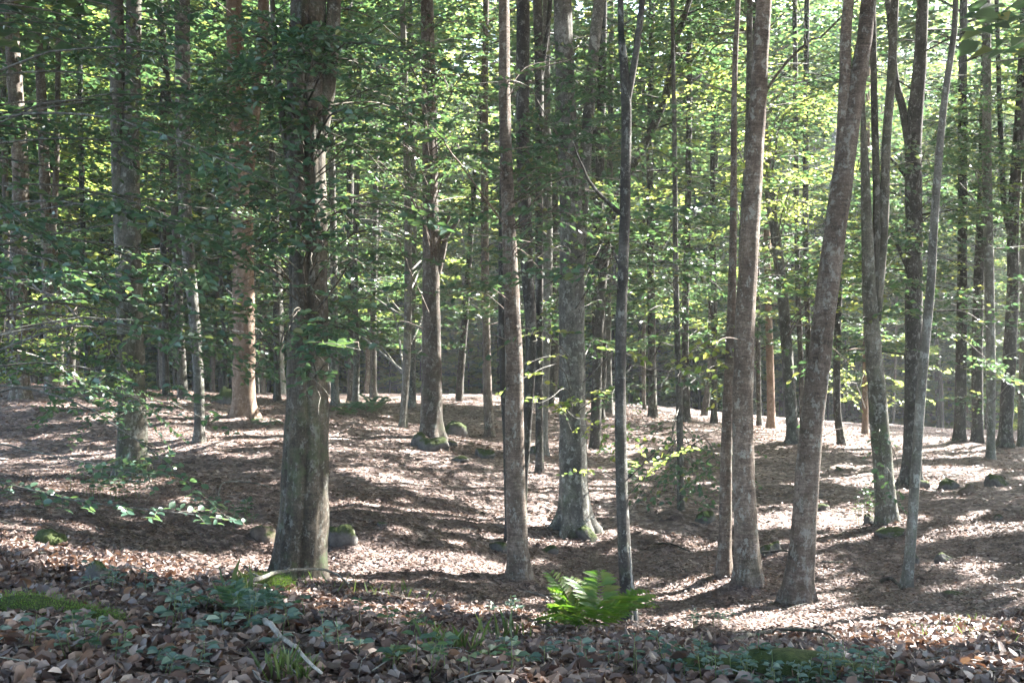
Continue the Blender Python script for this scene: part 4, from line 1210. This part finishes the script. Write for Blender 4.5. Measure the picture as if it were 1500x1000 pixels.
# half-buried mossy log on the left bank
def mossy_log(p, q, r, label):
    P = resample([ground_hit(*p), (ground_hit(*p) + ground_hit(*q)) / 2 + np.array([0, 0, .03]), ground_hit(*q)], 24)
    P[:, 2] = gz(P[:, 0], P[:, 1]) + 0.01
    R = r * (0.6 + 0.4 * np.sin(np.linspace(.25, 2.9, 24)))
    V, Q, T_ = tube(P, R, 18, True, lambda th, PP: 1 + .12 * np.sin(3 * th + 9 * PP[:, :1]) + .08 * np.sin(5 * th + 17 * PP[:, :1]))
    o0 = P[0].copy()
    o = link('mossy_log', mesh_np('mossy_log', V - o0, Q, T_, M['moss'], True), None, o0)
    # short tufts of moss standing on it
    n = 9000; i = rng.integers(0, len(V) - 1, n); pos = V[i] + rng.normal(0, .012, (n, 3))
    cen = P[np.clip((i // 18), 0, 23)]
    nn = norm(V[i] - cen + np.array([0, 0, .02])); k = nn[:, 2] > -.2
    V2, Q2, T2 = leaves_geo((pos - o0)[k], nn[k] + rng.normal(0, .35, (k.sum(), 3)), rng.normal(0, 1, (k.sum(), 3)), rng.uniform(.004, .012, k.sum()), wid=.35)
    tf = link('moss', mesh_np('moss', V2, Q2, T2, M['fern']), o); tf['kind'] = 'stuff'
    return tag(o, label, 'log')
mossy_log((-40, 900), (172, 918), 0.055, 'bright green mossy log half sunk in the leaves at the lower left')
mossy_log((345, 862), (425, 862), 0.06, 'small moss-covered log end against the fluted beech foot')

# ------------------------------------------------------------------ ferns
def frond_mesh(L, seed, mat):
    r = np.random.default_rng(seed)
    n = 20
    t = np.linspace(0, 1, n)
    P = np.stack([t * L * .92, np.zeros(n), L * (0.55 * t - 0.55 * t ** 2.2)], 1)
    acc = Acc(); acc.add(*tube(P, np.linspace(.0035, .001, n), 4))
    Pp, D, N, S = [], [], [], []
    for i in range(4, n):
        wl_ = L * .30 * math.sin(math.pi * min(1, (1 - t[i]) * .85 + .12)) ** .8
        tang = norm(P[i] - P[i - 1])
        for s in (-1, 1):
            a = norm(np.array([.35, s * 1.0, -.12]) + r.normal(0, .05, 3))
            Pp.append(P[i]); D.append(a); N.append(np.array([0, 0, 1.]) + r.normal(0, .25, 3)); S.append(wl_ * r.uniform(.85, 1.1))
            for k in range(3):
                q = P[i] + a * wl_ * (k + 1) * .24
                for ss in (-1, 1):
                    Pp.append(q); D.append(a * .7 + tang * ss * .7); N.append(np.array([0, 0, 1.]) + r.normal(0, .25, 3)); S.append(wl_ * .16 * (1.1 - k * .25))
    V, Q, T_ = leaves_geo(np.array(Pp), np.array(D), np.array(N), np.array(S), False, .03, .26)
    acc.add(V, Q, T_)
    return acc.mesh('frond', mat, False)
FR = [frond_mesh(1.0, i, M['fern']) for i in range(3)]
FRC = [frond_mesh(1.0, i, M['leaf_cool']) for i in range(3)]
def fern(px, py, size, n, label, cool=False, spread=(0, 6.28), d=None, up=.25):
    p = ground_hit(px, py) if d is None else np.array([(px - 750) / F * d, d, gz1((px - 750) / F * d, d)])
    root = empty('fern', p); tag(root, label, 'fern')
    for k in range(n):
        o = bpy.data.objects.new('frond', (FRC if cool else FR)[k % 3]); col.objects.link(o); o.parent = root
        s = size * rng.uniform(.75, 1.1)
        o.scale = (s, s, s)
        o.rotation_euler = (rng.normal(0, .2), -up + rng.normal(0, .3), spread[0] + (spread[1] - spread[0]) * (k + rng.uniform(-.2, .2)) / n)
    return root
fern(878, 932, .50, 8, 'bright green fern arching in the leaves beside the V-forked trunk', spread=(.6, 6.8), d=6.9, up=.55)
fern(835, 915, .42, 7, 'yellow-green fern with airy fronds left of the bright arching fern', d=7.1, up=.9)
fern(345, 905, .26, 7, 'cool green fern in the shade of the fluted beech', True)
fern(545, 598, .8, 6, 'pale teal fern clump in the far clearing by the pale smooth trunk', True, d=24)
fern(510, 606, .7, 6, 'teal fern clump in the far clearing nearer the fluted beech', True, d=23)
fern(385, 606, .6, 6, 'teal fern behind the sunny patch beside the ochre beech', True, d=19.5)

# ------------------------------------------------------------------ herbs, seedlings, grass
def herb(px, py, n, R, leaf, mat, label, hmax=.16, cat='plant', name='seedling_plant', rockseed=None):
    c = ground_hit(px, py)
    root = empty(name, c); tag(root, label, cat)
    acc = Acc(); parts = []
    for k in range(n):
        a = rng.uniform(0, 6.28); rr = R * math.sqrt(rng.random())
        x, y = c[0] + math.cos(a) * rr, c[1] + math.sin(a) * rr * .8
        z = gz1(x, y); h = hmax * rng.uniform(.4, 1)
        top = np.array([x + rng.normal(0, .02), y + rng.normal(0, .02), z + h])
        acc.add(*tube(np.array([[x, y, z], (np.array([x, y, z]) + top) / 2, top]), np.array([.0022, .0018, .0012]), 4))
        m = int(rng.integers(4, 8)); th = rng.uniform(0, 6.28) + np.arange(m) * 2.4
        D = np.stack([np.cos(th), np.sin(th), np.full(m, .15)], 1)
        hh = rng.uniform(.55, 1, m)
        P = np.array([x, y, z]) + (top - np.array([x, y, z])) * hh[:, None] + D * .008
        parts.append((P, D, np.array([0, 0, 1.]) + rng.normal(0, .3, (m, 3)), leaf * rng.uniform(.7, 1.2, m)))
    link('stems', acc.mesh('stems', M['grass'], True, c), root)['kind'] = 'stuff'
    o = leaf_obj('foliage', parts, M[mat], root, c, True, False); o['kind'] = 'stuff'
    return root
herb(340, 925, 18, .30, .06, 'herb', 'patch of teal leafy seedlings below the fluted beech')
herb(395, 900, 11, .22, .05, 'leaf', 'green seedlings by the small mossy log end')
herb(290, 895, 11, .2, .05, 'herb', 'small dark seedlings left of the teal patch')
herb(130, 960, 6, .14, .045, 'leaf', 'few green seedlings below the bright mossy log')
herb(660, 985, 13, .22, .05, 'leaf', 'green seedlings at the bottom middle of the view')
herb(1030, 915, 9, .26, .045, 'herb', 'teal seedlings on the bank below the couple of trunks')
herb(1150, 990, 60, .42, .034, 'herb', 'low mound of teal bramble-like plants at the lower right', .12)
herb(1225, 992, 22, .2, .034, 'herb', 'rounded end of the teal plant mound, next to the sunlit leaves', .15)
herb(1000, 985, 9, .3, .045, 'herb', 'loose teal plants left of the dense plant mound')
herb(905, 985, 6, .2, .05, 'herb', 'sparse seedlings in front of the bright fern')
herb(470, 965, 7, .25, .05, 'herb', 'teal seedlings right of the pale peeled stick')
herb(560, 925, 6, .25, .045, 'leaf', 'scattered low seedlings on the bank right of the fluted beech')
herb(240, 985, 7, .2, .05, 'herb', 'teal seedlings at the bottom edge, left of the pale peeled stick')
herb(60, 960, 5, .2, .05, 'herb', 'small seedlings under the near end of the bright mossy log')
herb(820, 975, 6, .25, .045, 'herb', 'loose seedlings in front of the yellow-green fern')
herb(160, 862, 8, .2, .045, 'herb', 'low seedlings round the rounded rock with a pale face')
herb(735, 900, 4, .16, .05, 'herb', 'small seedlings below the scarred beech')
herb(200, 700, 26, .5, .07, 'leaf_cool', 'low dark shrub around the foot of the twin-stemmed beech', .35)
herb(160, 730, 26, .45, .07, 'leaf_cool', 'low dark shrub left of the twin-stemmed beech', .3)
herb(330, 765, 16, .35, .07, 'leaf_cool', 'low shrub under the hanging bough, left of the brown rock', .3)
herb(950, 720, 20, .5, .07, 'leaf', 'low green shrub behind the V-forked trunk', .5)
herb(1280, 765, 16, .25, .06, 'leaf_cool', 'small leafy shoots at the foot of the three-stemmed beech', .6)
def grass(px, py, n, R, h, label):
    c = ground_hit(px, py)
    P = np.stack([c[0] + rng.normal(0, R, n), c[1] + rng.normal(0, R, n), np.zeros(n)], 1); P[:, 2] = gz(P[:, 0], P[:, 1])
    D = np.stack([rng.normal(0, .4, n), rng.normal(0, .4, n), np.ones(n)], 1)
    V, Q, T_ = leaves_geo(P - c, D, rng.normal(0, 1, (n, 3)) * np.array([1, 1, .1]), h * rng.uniform(.4, 1.1, n), True, .05, .05 * min(1, .11 / h))
    o = link('grass_tuft', mesh_np('grass_tuft', V, Q, T_, M['grass']), None, c)
    return tag(o, label, 'grass tuft', kind='stuff')
grass(425, 990, 110, .05, .11, 'light green grass tuft beside the pale peeled stick')
grass(660, 960, 40, .06, .16, 'thin grass tuft among the leaves in the bottom middle')
grass(1430, 935, 90, .22, .07, 'sunlit grass patch on the bright ground at the right')
grass(1400, 920, 50, .16, .07, 'smaller sunlit grass patch left of the bright one')
grass(730, 940, 30, .06, .18, 'few long grass blades below the scarred beech')
grass(355, 890, 14, .03, .3, 'tall dry grass stalks by the small mossy log end')
grass(545, 870, 60, .3, .12, 'thin grass on the leaves right of the fluted beech')

# ------------------------------------------------------------------ haze
HAZE = 0.0009
hz, n, l, out = nmat('woodland_haze')
pv = n.new('ShaderNodeVolumePrincipled')
pv.inputs['Color'].default_value = (0.92, 0.97, 1.0, 1)
pv.inputs['Density'].default_value = HAZE
pv.inputs['Anisotropy'].default_value = 0.35
l.new(pv.outputs[0], out.inputs['Volume'])
x0, x1, y0, y1, z0, z1 = -1600, 1600, -400, 1700, -16, 34
hv = [(x0, y0, z0), (x1, y0, z0), (x1, y1, z0), (x0, y1, z0), (x0, y0, z1), (x1, y0, z1), (x1, y1, z1), (x0, y1, z1)]
hq = [(0, 3, 2, 1), (4, 5, 6, 7), (0, 1, 5, 4), (1, 2, 6, 5), (2, 3, 7, 6), (3, 0, 4, 7)]
if HAZE > 0:
    tag(link('haze', mesh_np('haze', hv, hq, None, hz)), 'thin pale haze filling the wood', kind='stuff')
